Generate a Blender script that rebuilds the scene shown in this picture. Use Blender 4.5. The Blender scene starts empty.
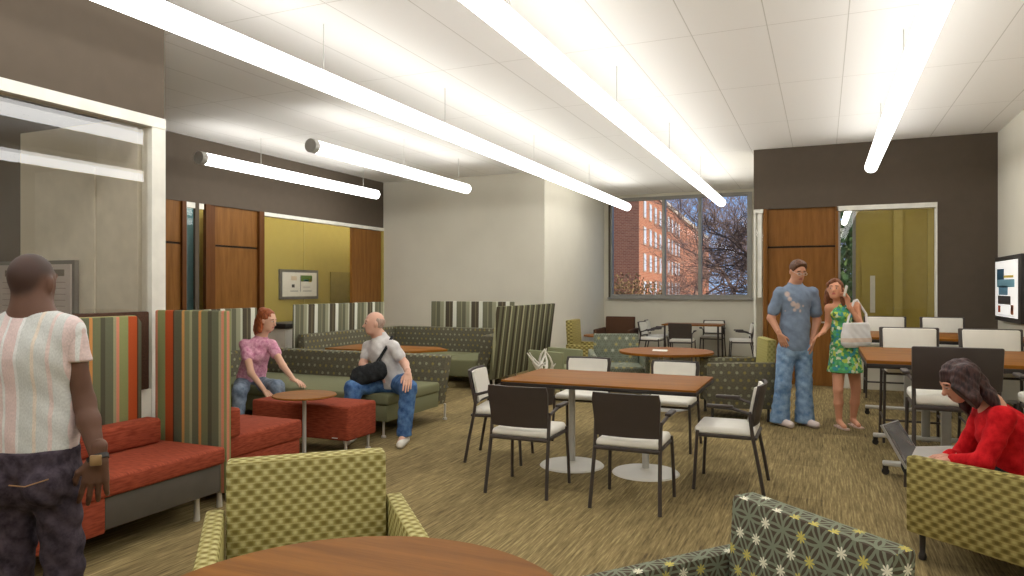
import bpy, bmesh, math, random
import numpy as np
from mathutils import Vector, Matrix, Euler

# ------------------------------------------------------------------ camera, world, sun, exposure
SC = bpy.context.scene
COL = SC.collection
YAW = math.radians(23.57)
EYE = 1.5
FPX = 713.0
FW = (-math.sin(YAW), math.cos(YAW)); RT = (math.cos(YAW), math.sin(YAW))
cd = bpy.data.cameras.new('camera'); cam = bpy.data.objects.new('camera', cd); COL.objects.link(cam)
cam.location = (0, 0, EYE); cam.rotation_euler = (math.pi/2, 0, YAW)
cd.sensor_width = 36; cd.lens = FPX/1024*36; cd.clip_start = .05; cd.clip_end = 600
SC.camera = cam
SC.view_settings.view_transform = 'Standard'; SC.view_settings.look = 'None'
SC.view_settings.gamma = 1; SC.view_settings.use_curve_mapping = False
SC.view_settings.exposure = 0.0
TUBE_POWER = 8.4
ROOM_POWER = 9.0
w = bpy.data.worlds.new('sky'); SC.world = w; w.use_nodes = True
nt = w.node_tree; bg = nt.nodes['Background']
tc = nt.nodes.new('ShaderNodeTexCoord'); sep = nt.nodes.new('ShaderNodeSeparateXYZ'); cr = nt.nodes.new('ShaderNodeValToRGB')
nt.links.new(tc.outputs['Generated'], sep.inputs[0]); nt.links.new(sep.outputs[2], cr.inputs[0]); nt.links.new(cr.outputs[0], bg.inputs[0])
cr.color_ramp.elements[0].color = (.40, .60, .92, 1); cr.color_ramp.elements[1].color = (.10, .26, .62, 1); cr.color_ramp.elements[1].position = .30
bg.inputs[1].default_value = 1.15
sl = bpy.data.lights.new('sun', 'SUN'); so = bpy.data.objects.new('sun', sl); COL.objects.link(so)
sl.energy = 4.6; sl.angle = math.radians(.6); sl.color = (1, .93, .82)
so.rotation_euler = Vector((-.82, .06, -.5)).to_track_quat('-Z', 'Y').to_euler(); so.location = (20, -10, 30)

# ------------------------------------------------------------------ colour + node helpers
def S(r, g, b):
    f = lambda c: (c/255/12.92) if c/255 <= .04045 else ((c/255+.055)/1.055)**2.4
    return (f(r), f(g), f(b), 1)

class V:
    def __init__(s, nt, k): s.nt, s.k = nt, k
    def m(s, op, o=None, o2=None):
        n = s.nt.nodes.new('ShaderNodeMath'); n.operation = op
        for i, q in enumerate((s, o, o2)):
            if q is None: continue
            if isinstance(q, V): s.nt.links.new(q.k, n.inputs[i])
            else: n.inputs[i].default_value = q
        return V(s.nt, n.outputs[0])
    def __add__(s, o): return s.m('ADD', o)
    def __sub__(s, o): return s.m('SUBTRACT', o)
    def __mul__(s, o): return s.m('MULTIPLY', o)
    def __truediv__(s, o): return s.m('DIVIDE', o)
    def fr(s): return s.m('FRACT')
    def fl(s): return s.m('FLOOR')
    def ab(s): return s.m('ABSOLUTE')
    def lt(s, o): return s.m('LESS_THAN', o)
    def gt(s, o): return s.m('GREATER_THAN', o)
    def mn(s, o): return s.m('MINIMUM', o)
    def mx(s, o): return s.m('MAXIMUM', o)
    def sin(s): return s.m('SINE')
    def cos(s): return s.m('COSINE')
    def sq(s): return s.m('MULTIPLY', s)
    def sqrt(s): return s.m('SQRT')
    def pp(s, p): return s.m('PINGPONG', p)

class MT:
    def __init__(s, name, rough=.6, spec=.5, metal=0):
        s.mat = bpy.data.materials.new(name); s.mat.use_nodes = True
        s.nt = s.mat.node_tree; s.b = s.nt.nodes['Principled BSDF']
        s.b.inputs['Roughness'].default_value = rough; s.b.inputs['Metallic'].default_value = metal
        s.b.inputs['Specular IOR Level'].default_value = spec
        s._tc = None
    def n(s, t): return s.nt.nodes.new(t)
    def tc(s, out='UV'):
        if s._tc is None: s._tc = s.n('ShaderNodeTexCoord')
        return s._tc.outputs[out]
    def uv(s, out='UV'):
        e = s.n('ShaderNodeSeparateXYZ'); s.nt.links.new(s.tc(out), e.inputs[0])
        return [V(s.nt, o) for o in e.outputs]
    def vec(s, x, y, z=0):
        e = s.n('ShaderNodeCombineXYZ')
        for i, q in enumerate((x, y, z)):
            if isinstance(q, V): s.nt.links.new(q.k, e.inputs[i])
            else: e.inputs[i].default_value = q
        return e.outputs[0]
    def noise(s, vec, scale=1, det=3, rough=.5):
        e = s.n('ShaderNodeTexNoise'); s.nt.links.new(vec, e.inputs['Vector'])
        e.inputs['Scale'].default_value = scale; e.inputs['Detail'].default_value = det; e.inputs['Roughness'].default_value = rough
        return V(s.nt, e.outputs[0])
    def white(s, vec):
        e = s.n('ShaderNodeTexWhiteNoise'); s.nt.links.new(vec, e.inputs['Vector']); return V(s.nt, e.outputs['Value'])
    def ramp(s, v, stops, const=False):
        e = s.n('ShaderNodeValToRGB'); r = e.color_ramp
        if const: r.interpolation = 'CONSTANT'
        while len(r.elements) < len(stops): r.elements.new(.5)
        for el, (p, c) in zip(r.elements, stops): el.position = p; el.color = c
        s.nt.links.new(v.k, e.inputs[0]); return e.outputs[0]
    def mix(s, f, a, b, mode='MIX'):
        e = s.n('ShaderNodeMix'); e.data_type = 'RGBA'; e.blend_type = mode
        if isinstance(f, V): s.nt.links.new(f.k, e.inputs[0])
        else: e.inputs[0].default_value = f
        for i, q in ((6, a), (7, b)):
            if isinstance(q, tuple): e.inputs[i].default_value = q
            else: s.nt.links.new(q, e.inputs[i])
        return e.outputs[2]
    def col(s, c):
        if isinstance(c, tuple): s.b.inputs['Base Color'].default_value = c
        else: s.nt.links.new(c, s.b.inputs['Base Color'])
        return s.mat
    def bump(s, v, strength=.3, dist=.01):
        e = s.n('ShaderNodeBump'); e.inputs['Strength'].default_value = strength; e.inputs['Distance'].default_value = dist
        s.nt.links.new(v.k, e.inputs['Height']); s.nt.links.new(e.outputs[0], s.b.inputs['Normal'])

def plain(name, c, rough=.6, spec=.4, metal=0, var=.06, scale=8):
    m = MT(name, rough, spec, metal)
    x, y, z = m.uv('Object')
    n = m.noise(m.vec(x, y, z), scale, 2)
    d = tuple(q*(1-var) for q in c[:3])+(1,); l = tuple(min(1, q*(1+var)) for q in c[:3])+(1,)
    return m.col(m.ramp(n, [(.3, d), (.7, l)]))

def fabric(name, c, c2, sx=60, sy=400, rough=.9):
    m = MT(name, rough, .2); u, v, _ = m.uv()
    n = m.noise(m.vec(u*sx, v*sy), 1, 2)
    m.bump(n, .2, .003)
    return m.col(m.ramp(n, [(.3, c), (.7, c2)]))

def wood(name, c, c2, along='v', rough=.35, seams=None):
    m = MT(name, rough, .12); u, v, _ = m.uv()
    a, b = (u, v) if along == 'v' else (v, u)
    n = m.noise(m.vec(a*14, b*1.2), 1, 5, .6)
    n2 = m.noise(m.vec(a*160, b*6), 1, 2)
    f = n*.75+n2*.25
    return m.col(m.ramp(f, [(.3, c), (.68, c2)]))

def stripes(name, lst, period, weave=True):
    m = MT(name, .85, .2); u, v, _ = m.uv()
    tot = sum(a for a, _ in lst); p = 0; st = []
    for wd, c in lst: st.append((p/tot, S(*c))); p += wd
    c = m.ramp((u/period+100.13).fr(), st, True)
    n = m.noise(m.vec(u*300, v*120), 1, 2)
    return m.col(m.mix(1, c, m.ramp(n, [(.3, (.8, .8, .8, 1)), (.7, (1, 1, 1, 1))]), 'MULTIPLY'))

M = {}
# carpet planks, streaks run along the planks
m = MT('carpet', .95, .1); x, y, z = m.uv('Object')
n1 = m.noise(m.vec(x*75, y*3.2), 1, 3, .6); n2 = m.noise(m.vec(x*170, y*12), 1, 2)
cx = (x/.5).fl(); wn = m.white(m.vec(cx, (y/1.0+cx*.5).fl()))
f = n1*.72+n2*.28+(wn-.5)*.13
m.bump(n2, .3, .004)
M['carpet'] = m.col(m.ramp(f, [(.30, S(84, 73, 52)), (.44, S(118, 103, 71)), (.56, S(142, 125, 86)), (.70, S(174, 156, 112))]))
# ceiling panels with fine joints
m = MT('ceiling_panel', .8, .2); x, y, z = m.uv('Object')
jx = (((x-.185)/.61+50.5).fr()-.5).ab().lt(.007); jy = (((y-6.24)/1.83+50.5).fr()-.5).ab().lt(.0022)
M['ceiling'] = m.col(m.mix(jx.mx(jy), S(246, 244, 240), S(212, 209, 202)))
M['dark_wall'] = plain('taupe_paint', S(90, 80, 69), .85, .2, var=.03)
M['beige_wall'] = plain('beige_paint', S(216, 211, 196), .85, .2, var=.02, scale=2)
M['white_trim'] = plain('white_trim', S(226, 224, 214), .5)
M['white_wall'] = plain('warm_white', S(222, 218, 205), .7)
M['yellow_wall'] = plain('ochre_paint', S(176, 158, 86), .8, .2, var=.03)
M['yellow_light'] = plain('pale_ochre_paint', S(188, 172, 104), .8, .2, var=.03)
M['teal'] = plain('teal_paint', S(96, 142, 148), .7)
M['grey_frame'] = plain('grey_metal', S(120, 118, 114), .4, .5, .3)
M['window_frame'] = plain('aluminium', S(150, 148, 142), .4, .5, .2)
M['door_wood'] = wood('door_veneer', S(108, 70, 32), S(142, 97, 48))
M['dark_wood'] = wood('jamb_veneer', S(84, 50, 24), S(108, 68, 34))
M['table_wood'] = wood('table_veneer', S(114, 68, 18), S(148, 95, 32), 'u', .5)
M['near_wood'] = wood('near_table_veneer', S(108, 66, 20), S(144, 94, 38), 'u', .55)
M['seam'] = plain('shadow_gap', S(40, 26, 16), .8)
M['black'] = plain('black_plastic', S(44, 40, 38), .45)
M['edge'] = plain('dark_edge', S(40, 34, 32), .4)
M['shell'] = plain('charcoal_plastic', S(66, 58, 54), .5)
M['pad'] = plain('white_vinyl', S(226, 222, 212), .5, var=.03)
M['chrome'] = plain('satin_metal', S(205, 202, 196), .35, .5, .4)
M['steel'] = plain('silver_paint', S(196, 194, 188), .45, .5, .2)
M['grey_panel'] = plain('grey_laminate', S(80, 74, 66), .7)
M['red'] = fabric('red_fabric', S(124, 52, 34), S(160, 76, 52), 14, 90)
M['green'] = fabric('sage_fabric', S(108, 108, 80), S(126, 127, 96), 150, 150)
M['green_pale'] = fabric('pale_sage_fabric', S(122, 124, 94), S(138, 140, 108), 150, 150)
M['brown'] = fabric('brown_fabric', S(70, 48, 34), S(96, 68, 50), 90, 90)
M['brown_panel'] = fabric('dark_brown_fabric', S(66, 46, 36), S(84, 60, 46), 90, 90)
GREENS = [(5, (104, 106, 84)), (2, (160, 158, 124)), (2, (214, 138, 112)), (6, (144, 148, 98)), (6, (184, 82, 40)), (1, (96, 60, 40)), (6, (98, 98, 78)),
          (2, (204, 150, 86)), (4, (128, 130, 98)), (2, (160, 160, 126)), (5, (104, 106, 84)), (2, (200, 140, 80)), (5, (116, 118, 86)), (3, (84, 82, 66))]
M['stripe_orange'] = stripes('orange_green_stripe', GREENS, .56)
OLIVE = [(4, (222, 222, 206)), (5, (116, 114, 92)), (1, (150, 148, 118)), (4, (108, 106, 86)), (4, (152, 150, 124)), (2, (196, 196, 172)), (4, (82, 74, 60)), (1, (120, 112, 86)), (3, (86, 78, 62))]
M['stripe_olive'] = stripes('olive_white_stripe', OLIVE, .50)
OL2 = [(2, (172, 170, 134)), (4, (110, 108, 82)), (3, (70, 62, 48)), (2, (124, 122, 92)), (1, (180, 178, 142)), (4, (98, 96, 72)), (3, (78, 70, 54))]
M['stripe_dark'] = stripes('olive_brown_stripe', OL2, .46)
# basket weave: light ovals in offset columns
def weave(name, cell, cd_, cm, cl):
    m = MT(name, .8, .2); u, v, _ = m.uv()
    a = (u*(6.2832/cell[0])).cos()*(v*(6.2832/cell[1])).cos()
    ln = ((v*(12.566/cell[1])).cos()*-1-.55).mx(0)*.5
    n = m.noise(m.vec(u*300, v*120), 1, 2)*.3
    m.bump(a, .35, .004)
    return m.col(m.ramp(a*.42+n+ln+.33, [(.12, cd_), (.5, cm), (.92, cl)]))
M['weave'] = weave('olive_basket_weave', (.057, .050), S(124, 112, 60), S(156, 145, 86), S(204, 197, 144))
M['weave_dark'] = weave('gold_basket_weave', (.078, .058), S(104, 92, 46), S(136, 122, 68), S(180, 168, 106))
M['yellow_fabric'] = weave('yellow_weave', (.05, .06), S(138, 130, 72), S(152, 144, 84), S(170, 162, 104))
# lattice of rings with flowers at the nodes
def stars(name, a, bgc, line, fl1, fl2, lw=.055):
    m = MT(name, .85, .2); u, v, _ = m.uv()
    b = a*1.7320508
    def cell(ou, ov):
        cu = u/a+ou; cv = v/b+ov
        return (cu.fr()-.5)*a, (cv.fr()-.5)*b, cu.fl(), cv.fl()
    x1, y1, i1, j1 = cell(.5, .5); x2, y2, i2, j2 = cell(0., 0.)
    r1 = (x1.sq()+y1.sq()).sqrt(); r2 = (x2.sq()+y2.sq()).sqrt()
    # ring edges of radius a around every node: three line families give the lattice, rings add the petals
    pick = r1.lt(r2)
    def sel(p, q): return p*pick+q*((pick*-1)+1)
    x, y, i, j, r = sel(x1, x2), sel(y1, y2), sel(i1, i2+37), sel(j1, j2+11), r1.mn(r2)
    ring = None
    for k in range(6):
        q = (((x-a*math.cos(k*math.pi/3)).sq()+(y-a*math.sin(k*math.pi/3)).sq()).sqrt()-a).ab()
        ring = q if ring is None else ring.mn(q)
    ring = ring.lt(a*lw)
    th = y.m('ARCTAN2', x)
    pet = r.lt(((th*4).cos().ab()*.22+.045)*a)
    h = m.white(m.vec(i, j))
    c = m.mix(ring, bgc, line)
    c = m.mix(pet*h.gt(.45), c, m.mix(h.gt(.74), fl1, fl2))
    return m.col(c)
M['star_near'] = stars('ring_and_flower_weave', .072, S(80, 70, 58), S(122, 128, 108), S(226, 222, 200), S(196, 182, 96), .06)
M['star'] = stars('ring_and_flower_fabric', .10, S(96, 98, 84), S(122, 128, 112), S(186, 186, 168), S(168, 156, 100), .07)
def dots(name, a, bg1, bg2, d1, d2):
    m = MT(name, .85, .2); u, v, _ = m.uv()
    cu = u/a; row = (v/a).fl(); cu = cu+(row*.5).fr()
    fx = (cu.fr()-.5)*a; fy = ((v/a).fr()-.5)*a
    r = (fx.sq()+fy.sq()).sqrt(); h = m.white(m.vec(cu.fl(), row))
    n = m.noise(m.vec(u*60, v*60), 1, 2)
    return m.col(m.mix(r.lt(a*.20), m.ramp(n, [(.35, bg1), (.65, bg2)]), m.mix(h.gt(.5), d1, d2)))
M['dots'] = dots('dotted_sage_fabric', .085, S(90, 85, 70), S(104, 100, 84), S(142, 142, 118), S(136, 124, 76))
M['dots_pale'] = dots('dotted_grey_green_fabric', .085, S(104, 110, 92), S(122, 128, 108), S(170, 182, 176), S(176, 172, 116))
# glass: clear with a mirror-like sheen
def glass(name, tint, refl):
    m = MT(name); nt = m.nt; nt.nodes.remove(m.b)
    t = m.n('ShaderNodeBsdfTransparent'); t.inputs[0].default_value = tint
    g = m.n('ShaderNodeBsdfGlossy'); g.inputs['Roughness'].default_value = 0; g.inputs[0].default_value = (1, 1, 1, 1)
    fz = m.n('ShaderNodeFresnel'); fz.inputs[0].default_value = 1.5
    ge = m.n('ShaderNodeNewGeometry'); f = (V(nt, fz.outputs[0])*refl*((V(nt, ge.outputs['Backfacing'])*-1)+1)).mn(1.0)
    mx = m.n('ShaderNodeMixShader'); nt.links.new(f.k, mx.inputs[0]); nt.links.new(t.outputs[0], mx.inputs[1]); nt.links.new(g.outputs[0], mx.inputs[2])
    nt.links.new(mx.outputs[0], nt.nodes['Material Output'].inputs[0]); return m.mat
M['glass'] = glass('clear_glass', (.97, .97, .95, 1), .7)
M['glass_outer'] = glass('outer_glass', (.97, .97, .97, 1), .12)
M['glass_partition'] = glass('partition_glass', (.95, .93, .90, 1), 1.7)
def glow(name, c, s):
    m = MT(name); m.b.inputs['Base Color'].default_value = (.9, .9, .9, 1)
    m.b.inputs['Emission Color'].default_value = c; m.b.inputs['Emission Strength'].default_value = s; return m.mat
M['tube'] = glow('lit_diffuser', (1, .99, .96, 1), TUBE_POWER)
M['tube_top'] = glow('dimmed_upper_diffuser', (1, .99, .96, 1), 5.2)
M['tube_room'] = glow('lit_room_diffuser', (1, .96, .88, 1), ROOM_POWER)

# ------------------------------------------------------------------ mesh builder
class MB:
    def __init__(s): s.bm = bmesh.new()
    def _tf(s, vs, Mx):
        if Mx is not None: bmesh.ops.transform(s.bm, matrix=Mx, verts=vs)
    def _merge(s, t, Mx=None, smooth=False):
        if Mx is not None: bmesh.ops.transform(t, matrix=Mx, verts=t.verts)
        mp = {v: s.bm.verts.new(v.co) for v in t.verts}
        for f in t.faces:
            try: g = s.bm.faces.new([mp[v] for v in f.verts])
            except ValueError: continue
            g.smooth = smooth
        t.free(); return s
    def box(s, x0, x1, y0, y1, z0, z1, bev=0, seg=2, Mx=None, taper=None):
        t = bmesh.new(); bmesh.ops.create_cube(t, size=1)
        for v in t.verts:
            v.co = Vector((x0 if v.co.x < 0 else x1, y0 if v.co.y < 0 else y1, z0 if v.co.z < 0 else z1))
        if taper: taper(t)
        if bev: bmesh.ops.bevel(t, geom=list(t.edges), offset=bev, segments=seg, profile=.5, affect='EDGES')
        return s._merge(t, Mx, bool(bev))
    def poly(s, pts, lo, hi, axis='z', bev=0, seg=2, Mx=None):
        t = bmesh.new()
        def P(a, b, c): return {'z': (a, b, c), 'y': (a, c, b), 'x': (c, a, b)}[axis]
        A = [t.verts.new(P(a, b, lo)) for a, b in pts]; B = [t.verts.new(P(a, b, hi)) for a, b in pts]
        t.faces.new(A[::-1]); t.faces.new(B)
        for i in range(len(pts)): j = (i+1) % len(pts); t.faces.new((A[i], A[j], B[j], B[i]))
        bmesh.ops.recalc_face_normals(t, faces=t.faces)
        if bev: bmesh.ops.bevel(t, geom=list(t.edges), offset=bev, segments=seg, profile=.5, affect='EDGES')
        return s._merge(t, Mx, bool(bev))
    def hexa(s, bot, top, bev=0):
        t = bmesh.new(); A = [t.verts.new(p) for p in bot]; B = [t.verts.new(p) for p in top]
        t.faces.new(A[::-1]); t.faces.new(B)
        for i in range(4): j = (i+1) % 4; t.faces.new((A[i], A[j], B[j], B[i]))
        bmesh.ops.recalc_face_normals(t, faces=t.faces)
        if bev: bmesh.ops.bevel(t, geom=list(t.edges), offset=bev, segments=2, profile=.5, affect='EDGES')
        return s._merge(t, None, bool(bev))
    def tube(s, pts, r, n=8, Mx=None):
        t = bmesh.new(); pts = [Vector(p) for p in pts]
        rs = r if isinstance(r, (list, tuple)) else [r]*len(pts)
        rings = []; up = None
        for i, p in enumerate(pts):
            d = ((pts[i+1]-p).normalized() if i < len(pts)-1 else Vector()) + ((p-pts[i-1]).normalized() if i else Vector())
            d.normalize()
            if up is None: up = Vector((0, 0, 1)) if abs(d.z) < .9 else Vector((1, 0, 0))
            a = d.cross(up).normalized(); b = a.cross(d).normalized(); up = b
            rings.append([t.verts.new(p+(a*math.cos(q*2*math.pi/n)+b*math.sin(q*2*math.pi/n))*rs[i]) for q in range(n)])
        for A, B in zip(rings, rings[1:]):
            for q in range(n): t.faces.new((A[q], A[(q+1) % n], B[(q+1) % n], B[q]))
        t.faces.new(rings[0][::-1]); t.faces.new(rings[-1])
        bmesh.ops.recalc_face_normals(t, faces=t.faces)
        return s._merge(t, Mx, True)
    def lathe(s, prof, c=(0, 0), n=32, Mx=None, smooth=True):
        t = bmesh.new(); rings = []
        for r, z in prof:
            if r < 1e-5: rings.append([t.verts.new((c[0], c[1], z))]*n)
            else: rings.append([t.verts.new((c[0]+r*math.cos(q*2*math.pi/n), c[1]+r*math.sin(q*2*math.pi/n), z)) for q in range(n)])
        for A, B in zip(rings, rings[1:]):
            for q in range(n):
                vs = []
                for v in (A[q], A[(q+1) % n], B[(q+1) % n], B[q]):
                    if v not in vs: vs.append(v)
                if len(vs) > 2: t.faces.new(vs)
        if len(set(rings[0])) > 1: t.faces.new(rings[0][::-1])
        if len(set(rings[-1])) > 1: t.faces.new(rings[-1])
        bmesh.ops.recalc_face_normals(t, faces=t.faces)
        return s._merge(t, Mx, smooth)
    def build(s, name, mat, parent=None, label=None):
        me = bpy.data.meshes.new(name); bm = s.bm; bm.normal_update()
        uvl = bm.loops.layers.uv.new('UVMap')
        for f in bm.faces:
            n = f.normal; ax = max(range(3), key=lambda i: abs(n[i]))
            for l in f.loops:
                c = l.vert.co
                l[uvl].uv = (c.y, c.z) if ax == 0 else ((c.x, c.z) if ax == 1 else (c.x, c.y))
        bm.to_mesh(me); bm.free()
        me.materials.append(M[mat] if isinstance(mat, str) else mat)
        try: me.set_sharp_from_angle(angle=math.radians(38))
        except Exception: pass
        o = bpy.data.objects.new(name, me); COL.objects.link(o)
        if parent: o.parent = parent
        if label: o['label'] = label
        return o

def thing(name, label, cat, loc=(0, 0, 0), rz=0, group=None):
    o = bpy.data.objects.new(name, None); COL.objects.link(o)
    o.empty_display_size = .2
    o.location = loc; o.rotation_euler = (0, 0, rz); o['label'] = label; o['category'] = cat
    if group: o['group'] = group
    return o
def tag(o, label, cat, group=None):
    o['label'] = label; o['category'] = cat
    if group: o['group'] = group
    return o
def struct(name, mb, mat, parent=None):
    o = mb.build(name, mat, parent)
    if parent is None: o['kind'] = 'structure'
    return o
def dup(root, loc, rz, label, group=None):
    r = root.copy(); COL.objects.link(r); r.location = loc; r.rotation_euler = (0, 0, rz); r['label'] = label
    if group: r['group'] = group
    for ch in root.children:
        c = ch.copy(); COL.objects.link(c); c.parent = r
        for g in ch.children:
            d = g.copy(); COL.objects.link(d); d.parent = c
    return r
R = math.radians
# ------------------------------------------------------------------ the room
CEIL = 3.67; XL = -8.3; XR = 2.23; YD = 11.8; YB = 12.4; YW = 16.35; XS = -4.75; XD = -1.0; HD = 2.73
YN = -3.2; XP = -4.41; YP = 3.76
struct('floor', MB().box(-12.6, 3.0, YN-.1, YW+.15, -.1, 0), 'carpet')
struct('ceiling', MB().box(-12.6, 3.0, YN-.1, YW+.15, CEIL, CEIL+.1), 'ceiling')
struct('wall_right', MB().box(XR, XR+.12, YN, YD, 0, CEIL), 'beige_wall')
struct('wall_near', MB().box(-12.6, 3.0, YN-.1, YN, 0, CEIL), 'beige_wall')
# far left: beige block, its side and the window wall
struct('wall_bay', MB().box(XL-.12, XS, YB, YW+.15, 0, CEIL), 'beige_wall')
W0, W1, WZ = -4.63, -1.42, 1.28
f = MB().box(XS, XD, YW, YW+.15, 0, WZ).box(XS, W0, YW, YW+.15, WZ, CEIL).box(W1, XD, YW, YW+.15, WZ, CEIL).box(W0, W1, YW, YW+.15, 3.60, CEIL)
struct('wall_window_side', f, 'beige_wall')
win = MB().box(W0, W1, YW-.03, YW+.12, WZ, WZ+.07).box(W0, W1, YW-.03, YW+.12, 3.53, 3.60)
for xm, wd in ((W0+.04, .08), (-3.34, .07), (-2.53, .07), (W1-.05, .10)): win.box(xm-wd/2, xm+wd/2, YW-.028, YW+.118, WZ+.07, 3.53)
wn = struct('window_1', win, 'window_frame')
MB().box(W0, W1, YW+.04, YW+.05, WZ+.06, 3.55).build('window_glass', 'glass_outer', wn)
MB().box(W0-.02, W1+.02, YW-.08, YW, WZ-.04, WZ).build('window_sill', 'window_frame', wn)
MB().box(W0+.0, W0+.035, YW-.06, YW, WZ, 3.6).build('window_reveal', 'dark_wall', wn, 'dark strip beside the window')
# dark wall on the right with a door, a sidelight and a big glazed opening
DX0, DX1 = -.80, .17          # door leaf
GX0, GX1 = .21, 1.50          # glazed opening
f = MB().box(XD, XR+.12, YD, YD+.14, HD, CEIL).box(GX1, XR+.12, YD, YD+.14, 0, HD)
struct('wall_far_right', f, 'dark_wall')
struct('wall_recess', MB().box(XD, XD+.12, YD+.14, YW+.15, 0, CEIL), 'beige_wall')
struct('trim_1', MB().box(GX0-.02, GX1, YD-.02, YD+.14, HD-.07, HD).box(GX1-.02, GX1, YD-.02, YD+.14, 0, HD-.07), 'white_trim')
struct('trim_2', MB().box(XD, DX0-.05, YD-.02, YD+.14, HD-.06, HD).box(XD+.06, XD+.12, YD, YD+.1, 1.35, HD-.06).box(XD, XD+.03, YD, YD+.1, 0, 2.7), 'white_trim')
def door(name, x0, x1, y, th=.05, rail=2.12, axis='x'):
    """tall leaf with a transom panel above it; axis says which way it runs"""
    def bx(mb, a0, a1, b0, b1, z0, z1, bev=0):
        return mb.box(a0, a1, b0, b1, z0, z1, bev) if axis == 'x' else mb.box(b0, b1, a0, a1, z0, z1, bev)
    s_ = 1 if axis == 'x' else -1
    d = struct(name, bx(MB(), x0, x1, min(y, y+s_*th), max(y, y+s_*th), 0.01, rail), 'door_wood')
    bx(MB(), x0, x1, min(y, y+s_*th), max(y, y+s_*th), rail+.03, HD).build('transom_panel', 'door_wood', d)
    bx(MB(), x0, x1, min(y+s_*.02, y+s_*th), max(y+s_*.02, y+s_*th), rail, rail+.03).build('shadow_gap', 'seam', d)
    return d
d1 = door('door_1', DX0, DX1, YD+.04)
MB().box(DX0-.06, DX0, YD-.02, YD+.14, 0, HD).box(DX1, DX1+.04, YD-.02, YD+.14, 0, HD).build('door_jamb', 'door_wood', d1)
MB().tube([(DX1-.1, YD+.04, .98), (DX1-.1, YD-.02, .98), (DX1-.22, YD-.02, .98)], .011).build('door_handle', 'chrome', d1)
w2 = struct('window_2', MB().box(GX0, GX0+.03, YD+.02, YD+.1, 0, HD-.07).box(GX0, GX1-.02, YD+.02, YD+.1, 0, .06), 'window_frame')
MB().box(GX0+.03, GX1-.02, YD+.05, YD+.06, .06, HD-.07).build('window_glass', 'glass', w2)
w3 = struct('window_3', MB().box(XD+.03, DX0-.06, YD+.02, YD+.1, 0, .05), 'white_trim')
MB().box(XD+.03, DX0-.06, YD+.05, YD+.06, .05, HD-.06).build('window_glass', 'glass', w3)
# the ochre room behind it, with its own window to the garden
f = MB().box(.62, 3.0, YW-.05, YW+.1, 0, CEIL).box(XD+.12, .62, YW-.05, YW+.1, 0, .8).box(XD+.12, .62, YW-.05, YW+.1, 3.1, CEIL)
struct('wall_ochre_room', f, 'yellow_wall')
struct('wall_ochre_side', MB().box(2.9, 3.0, YD+.14, YW-.05, 0, CEIL), 'yellow_light')
w4 = struct('window_4', MB().box(XD+.12, .62, YW-.02, YW+.06, .8, .86).box(.56, .62, YW-.02, YW+.06, .8, 3.1).box(-.2, -.15, YW-.02, YW+.06, .8, 3.1), 'window_frame')
MB().box(XD+.12, .58, YW+.03, YW+.04, .86, 3.08).build('window_glass', 'glass', w4)
struct('trim_3', MB().box(1.30, 1.46, YW-.12, YW-.05, 0, CEIL).box(1.9, 2.0, YW-.10, YW-.05, 0, CEIL), 'yellow_light')
dd = struct('door_2', MB().box(.72, 1.15, YW-.10, YW-.05, 0, 2.1), 'yellow_wall')
MB().box(.88, .97, YW-.115, YW-.10, 1.0, 1.75).build('door_glass', 'pad', dd, 'pale narrow vision panel')
# beige low wall seen under the far counter
struct('baseboard_right', MB().box(GX0+.03, GX1-.02, YD-.015, YD+.02, 0, .75), 'beige_wall')
# left wall
f = MB().box(XL-.12, XL, 3.5, YB, HD, CEIL).box(XL-.12, XL, 3.5, 7.0, 0, HD).box(XL-.04, XL, 7.60, 7.67, 0, HD)
struct('wall_left', f, 'dark_wall')
struct('trim_4', MB().box(XL-.1, XL+.02, 8.97, YB, HD-.06, HD).box(XL-.1, XL+.0, 7.45, 7.60, HD-.08, HD).box(XL-.1, XL+.0, 7.67, 7.76, HD-.08, HD), 'white_trim')
struct('trim_5', MB().box(XL-.12, XL+.01, YB-.05, YB, 0, HD-.06), 'yellow_wall')
d3 = door('door_3', 7.0, 7.36, XL-.02, axis='y')
MB().box(XL-.05, XL+.02, 7.36, 7.43, 0, HD).build('door_jamb', 'dark_wood', d3)
d4 = door('door_4', 7.98, 8.86, XL-.03, axis='y')
MB().box(XL-.04, XL+.02, 7.78, 7.86, 0, HD).box(XL-.12, XL-.01, 7.86, 7.98, 0, HD).box(XL-.12, XL+.02, 8.86, 8.97, 0, HD).build('door_jamb', 'dark_wood', d4)
MB().tube([(XL-.03, 8.78, .98), (XL+.03, 8.78, .98), (XL+.03, 8.66, .98)], .011).build('door_handle', 'chrome', d4)
d5 = door('door_5', 11.36, 12.34, XL-.02, axis='y', rail=2.66)
w5 = struct('window_5', MB().box(XL-.10, XL-.02, 8.97, 11.36, 0, .06).box(XL-.10, XL-.02, 8.97, 9.0, 0, HD-.06), 'window_frame')
MB().box(XL-.07, XL-.06, 9.0, 11.36, .06, HD-.06).build('window_glass', 'glass', w5)
w6 = struct('window_6', MB().box(XL-.04, XL-.01, 7.44, 7.46, 0, HD-.08).box(XL-.04, XL-.01, 7.46, 7.60, 0, .05), 'window_frame')
MB().box(XL-.035, XL-.03, 7.46, 7.60, .05, HD-.08).build('window_glass', 'glass', w6)
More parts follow.
